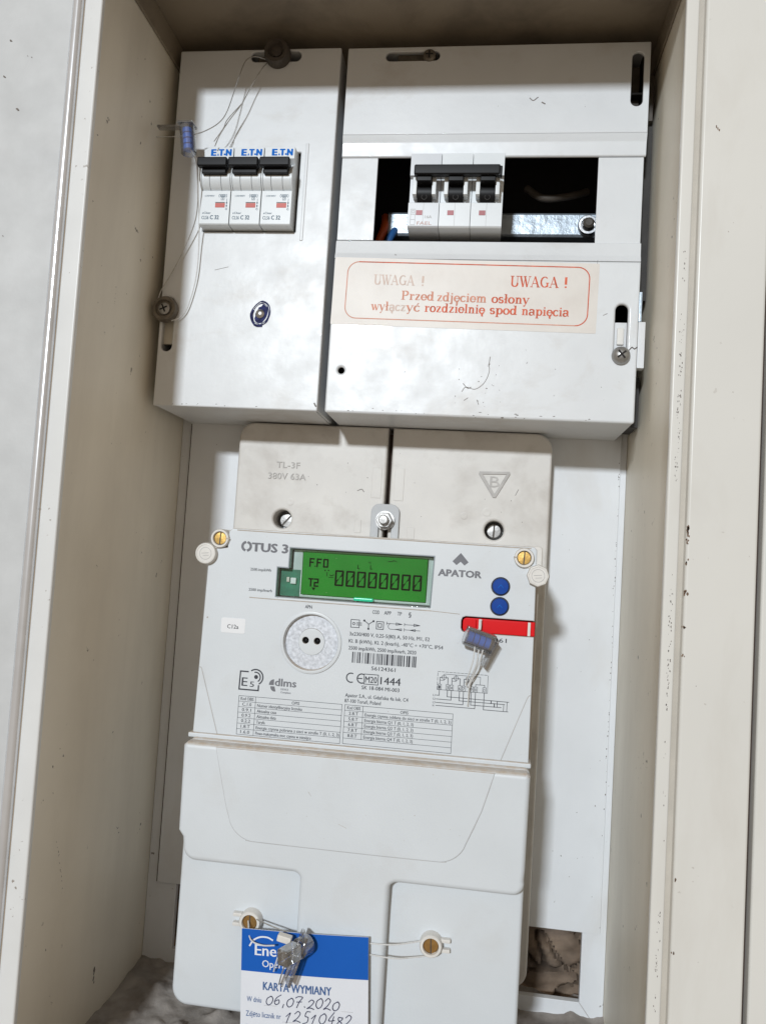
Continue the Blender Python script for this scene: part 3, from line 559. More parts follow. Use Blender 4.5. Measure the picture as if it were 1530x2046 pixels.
# ------------------------------------------------------------------ three pole breaker in the window
fb = thing('three_pole_breaker', 'three pole breaker with a joined black lever bar in the open window', 'breaker', (35, 447, 45))
FX, FP = 8.3, 17.6
for k in range(3):
    x0 = FX + k * FP; x1 = x0 + 17.4
    h = part('pole_housing', bevel(extx([(447.2, 23), (447.2, 64.8), (448.0, 65.6), (461.4, 65.6), (462.4, 62.2), (476.6, 62.2), (477.4, 65.2), (490.2, 65.2), (490.8, 60), (490.8, 23)], x0, x1), 0.2, 2), 'breaker_white' if k else 'breaker_grey', fb)
    P = [(467.4 + 7.4 * math.cos(math.radians(a)), 60.4 + 7.4 * math.sin(math.radians(a))) for a in range(0, 360, 12)]
    cx = x0 + 8.8
    lv = part('lever', bevel(extx(P, cx - 4.1, cx + 4.1), 0.25, 2), 'black_plastic', fb)
    part('lever_arm', bevel(bx(cx - 4.1, cx + 4.1, 470.6, 478.0, 61, 73), 0.4, 2), 'black_plastic', lv)
    prt('lever_mark', ring(cx, 463.9, 1.3, 1.6, 67.4), 'gap_shade_and_mark', lv)
    for a in (-1, 1): part('guard_post', bevel(bx(cx + a * 5.4 - 1.15, cx + a * 5.4 + 1.15, 464.6, 474.4, 62.4, 69.2), 0.25, 2), 'breaker_white', h)
    fg = part('trip_flag', bevel(bx(x0 + 4.6, x0 + 8.2, 454.2, 457.0, 65.2, 65.75), 0.1, 1), 'flag_pink', h)
    prt('mould_line', stroke([(x0 + 8.7, 448), (x0 + 8.7, 461.2)], 0.16, 65.66), 'groove_line', h)
    if k == 0:
        prt('print', join(text('FAEL', x0 + 5.4, 448.6, 65.67, 8.2, 2.0)), 'ink_rust', h)
        prt('print', join(text('16A', x0 + 9.8, 452.4, 65.67, 3.8, 1.7), stroke(rrect(x0 + 1.6, x0 + 4.2, 448.6, 457.6, 0.3, 2), 0.2, 65.67, True), stroke(circ(x0 + 2.9, 456.2, 0.8, 10), 0.2, 65.67, True), stroke([(x0 + 1.7, 454.6), (x0 + 4.1, 454.6)], 0.2, 65.67), stroke([(x0 + 1.7, 451.6), (x0 + 4.1, 451.6)], 0.2, 65.67)), 'groove_line', h)
part('lever_bar', bevel(bx(FX + 3.2, FX + 50.4, 473.2, 478.8, 70.8, 75.4), 0.8, 3), 'black_plastic', fb)
part('bar_clip', bevel(bx(FX + 49.2, FX + 51.6, 472.6, 478.2, 71.2, 74.8), 0.5, 2), 'black_plastic', fb)

# ------------------------------------------------------------------ meter board
mb = thing('meter_board', 'old beige moulded meter board with embossed lettering behind the meter', 'meter board', (2, 20, 9))
BT = 18.0
hl, hr = circ(-64.4, 281, 5.8, 26), circ(66.4, 281.2, 5.8, 26)
part('board_half', plate([rrect(-95.6, -1.0, 17, 341, (10, 0, 0, 10), 7), hl], 0.4, BT, 1.6, 3), 'bakelite', mb)
part('board_half', plate([rrect(2.0, 98.6, 17, 341, (0, 10, 10, 0), 7), hr], 0.4, BT, 1.6, 3), 'bakelite', mb)
part('slot_back', bx(-2.5, 3.5, 30, 338, 2.5, 9), 'gap_brown', mb)
for (cx, cy, a) in ((-63.6, 280.6, 50), (66.4, 281.2, 88)):
    sw = part('screw', lathe(cx, cy, [(4.6, 1.0), (4.6, 7.6), (4.0, 9.0), (0.1, 9.3)], 24), 'zinc_dull', mb)
    prt('screw_slot', rot2(stroke([(cx - 3.9, cy), (cx + 3.9, cy)], 1.0, 9.45), cx, cy, a), 'rubber_dark', sw)
prt('embossed_text', join(text('TL-3F', -70.2, 313.0, BT + 0.01, 15.0, 4.0, 0.0, 0.9)), 'board_letters', mb)
prt('embossed_text', join(text('380V 63A', -75.0, 305.8, BT + 0.01, 24.0, 4.2, 0.0, 0.9)), 'board_letters', mb)
tri = [(55.9, 316.4), (73.9, 317.0), (74.3, 315.4), (66.4, 300.9), (64.6, 300.9), (55.5, 314.8)]
part('embossed_mark', join(plate([tri, [(58.0, 314.8), (72.0, 315.3), (65.5, 303.2)]], BT - 0.2, BT + 0.8, 0.25), text('B', 62.4, 307.3, BT + 0.01, 5.8, 7.0, 0.0, 0.9)), 'board_letters', mb)
for cx, cy, r in ((-60, 292, 2.4), (61.5, 292, 2.6), (48, 289, 2.2)): part('mould_dimple', lathe(cx, cy, [(r, BT - 0.1), (r, BT + 0.2), (r - 0.5, BT + 0.3), (0.1, BT + 0.15)], 20), 'bakelite', mb)
part('mould_ridge', bevel(bx(4.4, 10.5, 296, 316, BT - 0.3, BT + 0.35), 0.3), 'bakelite', mb)
part('mould_ridge', bevel(bx(-9.5, -3.4, 297, 316, BT - 0.3, BT + 0.3), 0.3), 'bakelite', mb)
part('mould_ridge', bevel(bx(14, 18.6, 273, 280, BT - 0.3, BT + 0.3), 0.3), 'bakelite', mb)
part('mould_ridge', bevel(bx(-18.6, -14.5, 275, 283, BT - 0.3, BT + 0.3), 0.3), 'bakelite', mb)
prt('stain', join(*[poly(blob(random.uniform(-60, 85), random.uniform(286, 326), random.uniform(0.15, 0.4), 6), BT + 0.05) for i in range(14)], smstroke([(78, 303), (79.6, 306.5)], 0.3, BT + 0.05), smstroke([(-18, 301), (-15.5, 302), (-14, 300.5)], 0.4, BT + 0.05)), 'scuff', mb)
nut_ = part('hanging_bolt', lathe(0.6, 283.4, [(5.8, 20.6), (5.8, 22.2), (3.0, 22.3), (2.9, 30), (2.3, 31), (0.1, 31.1)], 24), 'zinc_dull', mb)
part('hex_nut', lathe(0.6, 283.4, [(4.9, 22.3), (5.1, 23.0), (5.1, 26.0), (4.6, 27)], 6), 'zinc_dull', nut_)

# ------------------------------------------------------------------ electricity meter
mt = thing('electricity_meter', 'pale grey three phase electricity meter with green display and large terminal cover', 'electricity meter', (2, 31, 60))
MF = 96.5
win = [(-38.4, 262.9), (36.4, 262.9), (35.7, 236.9), (-44.5, 237.1), (-44.5, 252.5), (-38.5, 252.4)]
opt = circ(-24.2, 215.2, 14.3, 48)
outl = [(-83.2, 164.6), (88.0, 164.6), (87.6, 226.0), (53.6, 226.0), (52.2, 226.6), (51.6, 228.0), (51.6, 231.8), (52.2, 233.3), (53.6, 233.9), (87.5, 233.9), (87.1, 269.0), (85.6, 270.6), (-69.6, 271.3), (-71.6, 269.5), (-71.8, 261.0), (-81.6, 259.6)]
face = part('face_housing', plate([outl, win, opt], 84, MF, 0.6, 3), 'meter_grey', mt)
part('body', plate(rrect(-81.6, 89.6, 160, 269.6, 2, 4), 18.2, 86.2, 1.0, 2), 'meter_side', mt)
part('hanging_tab', plate([rrect(-8.4, 9.0, 262, 293.5, (0.5, 0.5, 5, 5), 6), rrect(-3.4, 4.4, 264, 288.2, (1, 1, 3.8, 3.8), 6)], 18.3, 20.4, 0.5, 2), 'tab_grey', mt)
# display
dp = part('display_tray', bx(-46, 38, 234.5, 264.5, 84.6, 88.6), 'bezel', mt)
part('lcd_panel', bevel(bx(-32.0, 32.6, 239.2, 261.0, 88.8, 92.6), 0.2), 'lcd', dp, 'lit green liquid crystal panel')
zl = 92.66
def seg_digit(x, y, w, h, lean=0.03):
    P = [(x, y), (x + w, y), (x + w, y + h), (x, y + h)]; t = 0.95; o = []
    for a, b in ((0, 1), (2, 3)): o.append(stroke([(P[a][0] + (0.25 if a == 0 else -0.25), P[a][1]), (P[b][0] - (0.25 if a == 0 else -0.25), P[b][1])], t, zl))
    for xx in (x, x + w): o += [stroke([(xx, y + 0.3), (xx, y + h / 2 - 0.15)], t, zl), stroke([(xx, y + h / 2 + 0.15), (xx, y + h - 0.3)], t, zl)]
    o += [poly([(x + w - 0.5, y + h - 0.5), (x + w - 0.5, y + h - 2.6), (x + w - 1.5, y + h - 3.4)], zl + 0.01), poly([(x + 0.5, y + 0.5), (x + 0.5, y + 2.6), (x + 1.5, y + 3.4)], zl + 0.01), stroke([(x + 1.2, y + 2.4), (x + w - 1.2, y + h - 2.4)], 0.2, zl)]
    return join(*o)
for k in range(8): prt('display_digit', seg_digit(-14.2 + 5.78 * k, 245.0, 3.7, 7.3), 'lcd_segment', dp)
def F_(x): return join(stroke([(x, 254.0), (x, 257.8)], 0.8, zl), stroke([(x, 257.8), (x + 1.9, 257.8)], 0.8, zl), stroke([(x, 256.0), (x + 1.5, 256.0)], 0.8, zl))
prt('display_text', join(F_(-28.2), F_(-24.4), stroke(rrect(-20.9, -18.9, 254.0, 257.8, 0.2, 1), 0.8, zl, True), poly(circ(-25.4, 254.0, 0.35, 8), zl)), 'lcd_segment', dp)
prt('display_text', join(stroke([(-28.2, 247.4), (-26.2, 247.4)], 0.8, zl), stroke([(-27.2, 247.4), (-27.2, 243.8)], 0.8, zl), stroke([(-25.2, 247.4), (-23.4, 247.4), (-23.4, 245.6), (-25.2, 245.6), (-25.2, 243.8), (-23.4, 243.8)], 0.8, zl), poly([(-26.6, 243.0), (-24.4, 243.0), (-25.5, 241.4)], zl)), 'lcd_segment', dp)
prt('display_icons', join(poly(circ(-20.0, 252.2, 0.4, 8), zl), poly(circ(-18.2, 252.3, 0.4, 8), zl), stroke([(-18.9, 251.2), (-18.9, 249.4)], 0.35, zl), stroke([(-17.9, 248.8), (-15.6, 248.8)], 0.3, zl), stroke([(-17.4, 250.0), (-16.6, 249.6), (-15.4, 250.2)], 0.4, zl),
    stroke([(-3.0, 256.0), (-3.0, 254.2), (-2.2, 254.2)], 0.4, zl), stroke([(3.6, 256.2), (3.6, 254.4), (4.4, 254.4)], 0.4, zl), text('+A', 2.2, 257.2, zl, 1.6, 1.2), stroke([(12.6, 258.8), (14.6, 259.0), (15.4, 259.5), (17.0, 258.9)], 0.35, zl)), 'lcd_segment', dp)
part('inner_frame', plate([[(-37.6, 262.2), (35.8, 262.2), (35.1, 237.6), (-43.8, 237.6), (-43.8, 251.8), (-37.6, 251.8)], [(-32.6, 261.3), (33.2, 261.3), (33.0, 239.0), (-32.6, 239.0)]], 88.8, 91.0, 0.4), 'bezel_pale', dp)
part('circuit_board', bx(-43.6, -33.2, 237.8, 251.6, 91.1, 91.5), 'pcb_green', dp)
part('led_body', bevel(bx(-38.0, -35.0, 244.2, 247.4, 91.5, 93.0), 0.3), 'sticker_white', dp)
part('led_body', bevel(bx(-40.2, -38.6, 245.0, 247.6, 91.5, 92.6), 0.3), 'sticker_cream', dp)
part('light_pipe', bevel(bx(-4.0, 6.0, 237.7, 239.4, 91.4, 94.6), 0.5), 'led_green', dp)
part('display_window', plate(win, 95.3, 96.1, 0.2), 'window_clear', dp)
prt('window_outline', stroke(win, 0.45, MF + 0.04, True), 'bezel', dp)
# optical port
op = part('optical_port', lathe(-24.2, 215.2, [(15.9, MF - 0.3), (15.9, MF + 0.7), (15.2, MF + 1.0), (14.4, MF + 0.9), (14.0, MF - 0.3), (13.9, 93.2)], 56, cap=False), 'meter_grey', mt)
part('magnet_disc', plate([circ(-24.2, 215.2, 14.2, 48), circ(-24.3, 215.2, 6.9, 32)], 92.0, 94.2, 0.2), 'galvanised', op, 'speckled galvanised ring of the optical port')
part('port_centre', plate([circ(-24.3, 215.2, 6.9, 32), circ(-27.5, 215.8, 1.75, 16), circ(-21.4, 215.8, 1.75, 16)], 92.2, 94.6, 0.3), 'meter_grey', op)
part('port_eye', bx(-30, -19, 213, 218.5, 88, 92), 'inside_black', op)
for x in (-27.5, -21.4): part('port_lens', lathe(x, 215.6, [(1.2, 92.0), (1.1, 92.8), (0.6, 93.2), (0.05, 93.3)], 14), 'black_plastic', op)
# buttons, red lever
for y in (249.9, 240.0):
    b = part('button', lathe(70.1, y, [(4.05, 94), (4.05, 97.3), (3.7, 97.9), (0.1, 98.0)], 32), 'button_blue', mt)
    prt('arrow_mark', stroke([(68.9, y - 0.6), (70.1, y + 0.9), (71.3, y - 0.6)], 0.22, 98.06), 'ink_blue', b)
    prt('button_ring', ring(70.1, y, 4.05, 4.75, MF + 0.05), 'ink_grey', b)
rl = part('red_lever', bevel(plate(rrect(52.3, 88.0, 226.15, 233.2, (2, 0.3, 0.3, 2), 4), 90, 95.4, 0.4), 0.05, 1), 'lever_red', mt, 'red plastic slide with white ribs')
part('lever_pocket', bx(50.6, 87.2, 225.2, 234.8, 84.3, 89.8), 'inside_black', mt)
part('lever_step', bevel(bx(57.6, 59.0, 226.4, 232.8, 95.3, 96.6), 0.3), 'lever_red', rl)
part('lever_rib', bevel(bx(60.2, 61.8, 227.6, 233.0, 95.3, 97.2), 0.3), 'cap_white', rl)
part('lever_rib', bevel(bx(84.4, 85.8, 226.2, 233.0, 95.3, 96.2), 0.2), 'cap_white', rl)
part('lever_block', bevel(bx(62.2, 84.0, 226.2, 232.8, 95.3, 96.0), 0.3), 'lever_red', rl)
# sealing screws with hinged caps at the top corners
for (x, y, cx, cy, g) in ((-75.9, 265.5, -82.6, 257.2, 0), (80.9, 264.8, 88.0, 256.4, 180)):
    part('screw_boss', lathe(x, y, [(5.0, 60), (5.0, 97.6), (4.6, 98.3), (3.7, 98.3), (3.4, 97.0)], 28, cap=False), 'cap_white', mt)
    s = part('brass_screw', lathe(x, y, [(3.4, 90), (3.4, 96.6), (3.1, 97.0), (0.1, 97.1)], 24), 'brass', mt)
    prt('screw_slot', rot2(stroke([(x, y - 3.2), (x, y + 3.2)], 0.6, 97.2), x, y, -3), 'rubber_dark', s)
    prt('boss_gap', stroke([(x + (3.6 if g == 0 else -3.6), y + 0.1), (x + (4.9 if g == 0 else -4.9), y + 0.1)], 0.7, 98.36), 'groove_dust', s)
    c = part('screw_cap', lathe(cx, cy, [(5.0, 94.6), (5.6, 95.4), (5.7, 98.6), (5.2, 99.4), (4.6, 99.5), (4.4, 99.2), (0.1, 99.2)], 30 if g == 0 else 8), 'cap_white', mt, 'white cap swung off its brass screw')
    prt('cap_moulding', join(ring(cx, cy, 3.0, 3.25, 99.26), stroke([(cx - 2, cy), (cx + 1.6, cy + 0.4)], 0.3, 99.27), stroke([(cx - 1.2, cy - 1.2), (cx + 1.8, cy - 0.9)], 0.25, 99.27)), 'groove_line', c)
    part('cap_strap', tube([(x, y - 4, 96), ((x + cx) / 2 + 1, (y + cy) / 2 - 0.6, 96.5), (cx, cy + 3, 97)], 0.8, 8), 'cap_white', mt)
part('corner_lug', bevel(bx(-81.5, -71.4, 259.6, 270.2, 60, 92), 1.5, 3), 'meter_side', mt)
part('corner_lug', plate(rrect(79.5, 90.0, 259.8, 271.0, 2.0, 4), 60, 95.6, 0.8), 'cap_white', mt)
# ridges and mould lines of the face
zm = MF + 0.07
prt('dust_line', join(stroke([(-58, 235.9), (-44, 235.7), (36, 235.4)], 0.45, zm), stroke([(36, 235.4), (50.5, 234.8)], 0.3, zm)), 'groove_dust', face)
prt('dust_line', smstroke([(-67, 270.4), (-40, 270.2), (0, 270.3), (40, 270.0), (84, 269.7)], 0.55, zm), 'groove_dust', face)
prt('mould_line', smstroke([(-81.9, 198.2), (-81.0, 197.6), (-79.4, 193), (-70.1, 164.9)], 0.45, zm), 'groove_line', face)
prt('mould_line', smstroke([(87.4, 197.4), (86.4, 196.8), (84.4, 192), (74.6, 165)], 0.4, zm), 'groove_line', face)
part('bottom_lip', bevel(bx(-85.0, 89.2, 162.4, 165.0, 86, 98.2), 0.7, 3), 'meter_grey', mt)
# printed face
def pr_(name, m, *a): return prt(name, join(*a), m, face)
pr_('maker_logo', 'ink_logo', *[text('TUS 3', -58.6, 259.9, zm, 19.0, 4.6, 0.055)], stroke(arc(-61.8, 262.2, 2.0, 2.1, 110, 245), 1.25, zm), stroke(arc(-61.4, 262.2, 2.0, 2.1, -70, 70), 1.25, zm))
pr_('maker_logo', 'ink_logo', text('APATOR', 38.8, 253.4, zm, 21.4, 3.5, 0.055), poly([(49.5, 265.4), (53.6, 260.9), (51.6, 259.2), (49.6, 261.0), (47.6, 259.2), (45.5, 261.0)], zm))
pr_('print', 'ink_grey', text('2500 imp/kWh', -58.6, 249.8, zm, 11.0, 1.5), text('2500 imp/kvarh', -58.8, 239.3, zm, 12.4, 1.5))
pr_('print', 'ink_grey', text('APN', -28.4, 232.3, zm, 3.6, 1.8))
pr_('print', 'ink_grey', text('COD', 6.6, 231.9, zm, 3.5, 2.0), text('APP', 12.6, 231.9, zm, 3.5, 2.0), text('TP', 19.3, 231.9, zm, 2.2, 2.0), text('§', 25.0, 231.9, zm, 1.4, 2.2))
sy = []
sy += [stroke(rrect(-4.1, 0.2, 224.4, 228.3, 0.1, 1), 0.32, zm, True), stroke(circ(-2.6, 226.3, 0.6, 10), 0.3, zm, True), stroke([(-1.2, 226.9), (1.4, 226.9)], 0.25, zm), stroke([(-1.2, 226.3), (1.4, 226.3)], 0.25, zm), stroke([(-1.2, 225.7), (1.4, 225.7)], 0.25, zm)]
sy += [stroke([(2.7, 228.2), (5.0, 226.5), (7.4, 228.2)], 0.35, zm), stroke([(5.0, 226.5), (5.0, 224.4)], 0.35, zm)] + [poly(circ(x, y, 0.55, 10), zm) for x, y in ((2.7, 228.2), (7.4, 228.2), (5.0, 224.2))]
sy += [stroke(rrect(9.0, 12.6, 224.4, 228.2, 0.1, 1), 0.35, zm, True), stroke(rrect(9.9, 11.6, 225.4, 227.2, 0.1, 1), 0.35, zm, True)]
for x in (14.2, 23.2):
    sy += [stroke([(x, 227.6), (x + 7.6, 227.6)], 0.25, zm), stroke([(x + 4.8, 228.2), (x + 7.8, 227.6), (x + 4.8, 227.0)], 0.25, zm, True), stroke([(x, 228.3), (x, 226.9)], 0.25, zm)]
sy += [stroke(arc(16.4, 226.2, 1.4, 1.4, 100, 270, 8), 0.25, zm), stroke([(16.4, 224.8), (21.8, 224.8)], 0.25, zm), stroke([(21.9, 225.4), (18.6, 224.9), (21.9, 224.4)], 0.25, zm, True), stroke([(23.2, 225.0), (31.2, 225.0)], 0.25, zm), stroke([(28.8, 225.5), (26.0, 225.0), (28.8, 224.5)], 0.25, zm, True), stroke([(23.2, 225.7), (23.2, 224.3)], 0.25, zm)]
pr_('symbol_print', 'ink_grey', *sy)
pr_('print', 'ink_grey', text('3x230/400 V, 0,25-5(80) A, 50 Hz, M1, E2', -4.5, 220.2, zm, 40.8, 1.95), text('Kl. B (kWh), Kl. 2 (kvarh), -40°C ÷ +70°C, IP54', -4.6, 216.6, zm, 47.8, 1.95), text('2500 imp/kWh, 2500 imp/kvarh, 2020', -4.5, 213.1, zm, 34.4, 1.95))
bars = []; x = -2.4
rnd = random.Random(5)
while x < 30.2:
    w = rnd.choice((0.32, 0.32, 0.6, 0.95)); bars.append(poly([(x, 206.6), (x + w, 206.6), (x + w, 212.1), (x, 212.1)], zm)); x += w + rnd.choice((0.32, 0.34, 0.6, 0.9))
pr_('barcode', 'ink_grey', *bars)
pr_('print', 'ink_grey', text('56124361', 7.8, 203.6, zm, 12.2, 2.0))
pr_('approval_print', 'ink_grey', stroke(arc(-2.3, 199.0, 2.3, 2.3, 70, 290, 12), 0.55, zm), stroke(arc(3.2, 199.0, 2.3, 2.3, 70, 290, 12), 0.55, zm), stroke([(1.2, 199.0), (3.3, 199.0)], 0.5, zm), stroke(rrect(4.4, 11.6, 196.4, 201.4, 0.1, 1), 0.35, zm, True), text('M20', 5.0, 197.2, zm, 6.0, 3.3), text('1444', 12.8, 196.9, zm, 10.2, 3.9), text('SK 18-084 MI-003', 3.4, 193.7, zm, 19.2, 2.0))
pr_('print', 'ink_grey', text('Apator S.A., ul. Gdańska 4a lok. C4', -4.7, 189.3, zm, 32.0, 1.9), text('87-100 Toruń, Poland', -4.8, 186.5, zm, 18.4, 1.9))
pr_('module_mark', 'ink_grey', stroke([(-56.0, 197.8), (-60.0, 197.8), (-60.2, 188.6), (-50.0, 188.6), (-50.0, 191.0)], 0.7, zm), text('E', -59.0, 190.4, zm, 3.0, 4.6, 0.01), text('5', -54.6, 190.2, zm, 2.2, 2.9, 0.01), poly(circ(-51.6, 195.4, 1.05, 14), zm), stroke(arc(-51.9, 195.3, 2.5, 2.5, -50, 100), 0.6, zm), stroke(arc(-51.9, 195.3, 3.9, 3.9, -55, 125), 0.65, zm))
pr_('protocol_logo', 'ink_logo', text('dlms', -41.4, 191.8, zm, 11.0, 4.0, 0.03), poly(arc(-42.0, 192.0, 2.6, 3.0, 90, 180, 8) + [(-42.0, 192.0)], zm), poly(arc(-41.6, 191.4, 2.2, 2.6, 180, 290, 8) + [(-41.6, 191.4)], zm), text('DEVICE', -38.2, 189.8, zm, 4.0, 1.0, 0.02), text('Compliant', -38.2, 188.3, zm, 5.4, 1.0, 0.02))
def table(x0, xc, x1, yt, yb, rows):
    o = [stroke([(x0, yt), (x1, yt)], 0.2, zm), stroke([(x0, yb), (x1, yb)], 0.2, zm), stroke([(x0, yb), (x0, yt)], 0.2, zm), stroke([(x1, yb), (x1, yt)], 0.2, zm)]
    n = len(rows); p = (yt - yb) / n
    last = [i for i, r in enumerate(rows) if r][-1]
    o.append(stroke([(xc, yb + p * (n - 1 - last)), (xc, yt)], 0.2, zm))
    for i, r in enumerate(rows):
        y = yt - p * (i + 1)
        if i < n - 1: o.append(stroke([(x0, y), (x1, y)], 0.18, zm))
        if not r: continue
        a, b, wb = r; wa = 6.8 if i == 0 else 4.8
        o.append(text(a, x0 + (xc - x0 - wa) / 2, y + 0.65, zm, wa, p * 0.60, 0.01))
        o.append(text(b, (x0 + x1) / 2 + 1.0 if i == 0 else xc + 1.1, y + 0.6, zm, wb, p * 0.58, 0.01))
    return o
pr_('register_table', 'ink_grey', *table(-59.9, -51.0, -6.0, 185.3, 165.7, [('Kod OBIS', 'OPIS', 4.0), ('C.1.0', 'Numer identyfikacyjny licznika', 23.5), ('0.9.1', 'Aktualny czas', 10.2), ('0.9.2', 'Aktualna data', 10.2), ('0.2.2', 'Taryfa', 4.6), ('1.8.T', 'Energia czynna pobrana z sieci w strefie T (0, 1, 2, 3)', 43.4), ('1.6.0', 'Pmax-maksymalna moc czynna w miesiącu', 29.0)]))
pr_('register_table', 'ink_grey', *table(-4.5, 4.8, 50.0, 185.3, 165.9, [('Kod OBIS', 'OPIS', 4.0), ('2.8.T', 'Energia czynna oddana do sieci w strefie T (0, 1, 2, 3)', 43.4), ('5.8.T', 'Energia bierna Q1 T (0, 1, 2, 3)', 24.8), ('6.8.T', 'Energia bierna Q2 T (0, 1, 2, 3)', 24.8), ('7.8.T', 'Energia bierna Q3 T (0, 1, 2, 3)', 24.8), ('8.8.T', 'Energia bierna Q4 T (0, 1, 2, 3)', 24.8), None]))
dg = []
for a, b in (((41.4, 205.6), (66.3, 205.6)), ((41.4, 196.7), (41.4, 205.6))):
    L = math.hypot(b[0] - a[0], b[1] - a[1]); n = int(L / 1.9)
    for k in range(n): dg.append(stroke([(a[0] + (b[0] - a[0]) * k / n, a[1] + (b[1] - a[1]) * k / n), (a[0] + (b[0] - a[0]) * (k + 0.72) / n, a[1] + (b[1] - a[1]) * (k + 0.72) / n)], 0.2, zm))
dg += [stroke([(66.3, 205.4), (66.3, 196.8), (41.4, 196.7)], 0.2, zm), stroke([(45.0, 204.6), (62.6, 204.4), (62.6, 200.6)], 0.2, zm), stroke([(60.4, 199.4), (60.4, 200.6), (64.8, 200.6), (64.8, 199.4)], 0.25, zm)]
tx = [(42.6, '1'), (46.6, '3'), (48.6, '4'), (52.6, '6'), (54.6, '7'), (58.4, '9'), (60.5, '10'), (64.8, '12')]
for x, s in tx: dg += [stroke(rrect(x - 0.85, x + 0.85, 196.8, 199.4, 0.05, 1), 0.2, zm, True), text(s, x - 0.5, 197.2, zm, 0.9, 1.7)]
for a, b in ((42.6, 46.6), (48.6, 52.6), (54.6, 58.4)):
    m_ = (a + b) / 2; dg += [stroke([(a, 199.4), (a, 202.8), (m_ - 1, 202.8)], 0.3, zm), stroke([(m_ + 1, 202.8), (b, 202.8), (b, 199.4)], 0.3, zm), stroke(circ(m_, 203.0, 1.1, 14), 0.2, zm, True), stroke([(m_ - 1.1, 203), (m_ + 1.1, 203)], 0.2, zm), stroke([(m_, 204.5), (m_, 201.4), (a, 201.4)], 0.2, zm)]
for x, y in ((42.6, 193.9), (46.6, 193.5), (48.6, 192.0), (52.6, 192.0), (54.6, 190.2), (58.4, 190.4), (60.5, 188.8), (64.8, 188.6)): dg.append(stroke([(x, 196.8), (x, y)], 0.3, zm))
dg += [stroke([(41.2, 193.9), (42.6, 193.9)], 0.28, zm), stroke([(41.2, 192.0), (48.6, 192.0)], 0.28, zm), stroke([(41.2, 190.3), (54.6, 190.2)], 0.28, zm), stroke([(41.2, 188.8), (60.5, 188.8)], 0.28, zm), stroke([(46.6, 193.5), (77.0, 193.3)], 0.28, zm), stroke([(52.6, 192.0), (75.0, 192.0)], 0.28, zm), stroke([(58.4, 190.4), (73.4, 190.4)], 0.28, zm), stroke([(64.8, 188.6), (76.8, 188.6)], 0.28, zm), stroke([(68.4, 193.2), (68.4, 192.0)], 0.45, zm), stroke([(71.4, 193.2), (71.4, 190.4)], 0.3, zm), stroke([(70, 192), (70, 190.4)], 0.45, zm), stroke([(76.2, 193.2), (76.2, 188.6)], 0.25, zm), stroke([(74.6, 191.9), (74.6, 188.8)], 0.25, zm)]
for s, y in (('L1', 193.4), ('L2', 191.6), ('L3', 189.8), ('N', 188.2)): dg.append(text(s, 39.6, y, zm, 1.2 if s != 'N' else 0.7, 1.0))
pr_('wiring_diagram', 'ink_grey', *dg)
pr_('print', 'ink_grey', text('56124361', 56.0, 222.2, zm, 18.4, 2.2))
st2 = part('tariff_sticker', plate(rrect(-72.2, -59.3, 216.9, 224.6, 1.0, 4), MF + 0.02, MF + 0.14), 'sticker_white', mt, 'small white sticker reading C12a')
prt('sticker_text', text('C12a', -68.8, 219.2, MF + 0.18, 6.0, 2.2), 'ink_grey', st2)
prt('face_marks', join(*[poly(blob(random.uniform(-80, 86), random.uniform(168, 268), random.uniform(0.1, 0.25), 6), MF + 0.05) for i in range(24)], poly(blob(-79.8, 224, 0.5, 7), MF + 0.05)), 'groove_dust', face)
# terminal cover
tc = part('terminal_cover', plate(rrect(-83.0, 88.6, 30.4, 163.0, (8.5, 8.5, 3, 3), 8), 30, 100.0, 2.0, 4), 'meter_grey', mt, 'large plain pale grey terminal cover')
TZ = 108.0
slab = [(-83.6, 160.6), (-81.8, 162.3), (86.8, 162.3), (88.6, 160.6)] + [(88.2, 117)] + arc(82.6, 110.6, 5.6, 5.6, 20, -90, 6) + [(30, 104.9)] + arc(28.4, 101.6, 4.0, 3.3, 90, 180, 5) + [(24.2, 90), (24.2, 36)] + arc(20.5, 35, 3.5, 3.5, 0, -90, 4) + arc(-16.0, 35, 3.5, 3.5, -90, -180, 4) + [(-19.6, 90)] + arc(-23.4, 101.0, 3.8, 3.4, 0, 90, 5) + [(-30, 104.4), (-73, 104.4)] + arc(-73.0, 111.2, 7.0, 6.8, -90, -170, 6) + [(-80.6, 115.6), (-83.0, 118.6)]
part('raised_front', plate(slab, 99, TZ, 2.6, 5), 'meter_grey', tc)
crv = [(-66.2, 161.2), (-64.0, 152), (-59.0, 133)] + arc(-43.0, 130.6, 14.5, 13.6, 190, 262, 7) + [(-20, 117.0), (20, 117.0)] + arc(46.4, 130.6, 14.0, 13.4, 277, 345, 7) + [(66.5, 143), (71.6, 161.2)]
part('raised_apron', plate(crv, TZ - 0.6, TZ + 0.45, 0.45, 3), 'meter_grey', tc)
prt('apron_line', smstroke([p for p in crv], 0.28, TZ + 0.05, 2), 'groove_line', tc)
for (x, y, s) in ((-43.9, 76.7, -1), (45.8, 76.2, 1)):
    bs = part('seal_boss', lathe(x, y, [(5.6, 99.5), (5.5, 104.2), (5.0, 105), (3.9, 105), (3.7, 103.6)], 28, cap=False), 'cap_white', tc)
    part('brass_screw', lathe(x, y, [(3.7, 99), (3.7, 103.4), (3.3, 103.8), (0.1, 103.9)], 24), 'brass_dark', tc)
    prt('screw_slot', rot2(stroke([(x, y - 3.4), (x, y + 3.4)], 0.55, 103.95), x, y, 3), 'rubber_dark', tc)
    for dy in (-2.3, 2.3): part('seal_tab', bevel(bx(min(x + s * 4.6, x + s * 9.2), max(x + s * 4.6, x + s * 9.2), y + dy - 0.9, y + dy + 0.9, 100, 103), 0.4), 'cap_white', tc)
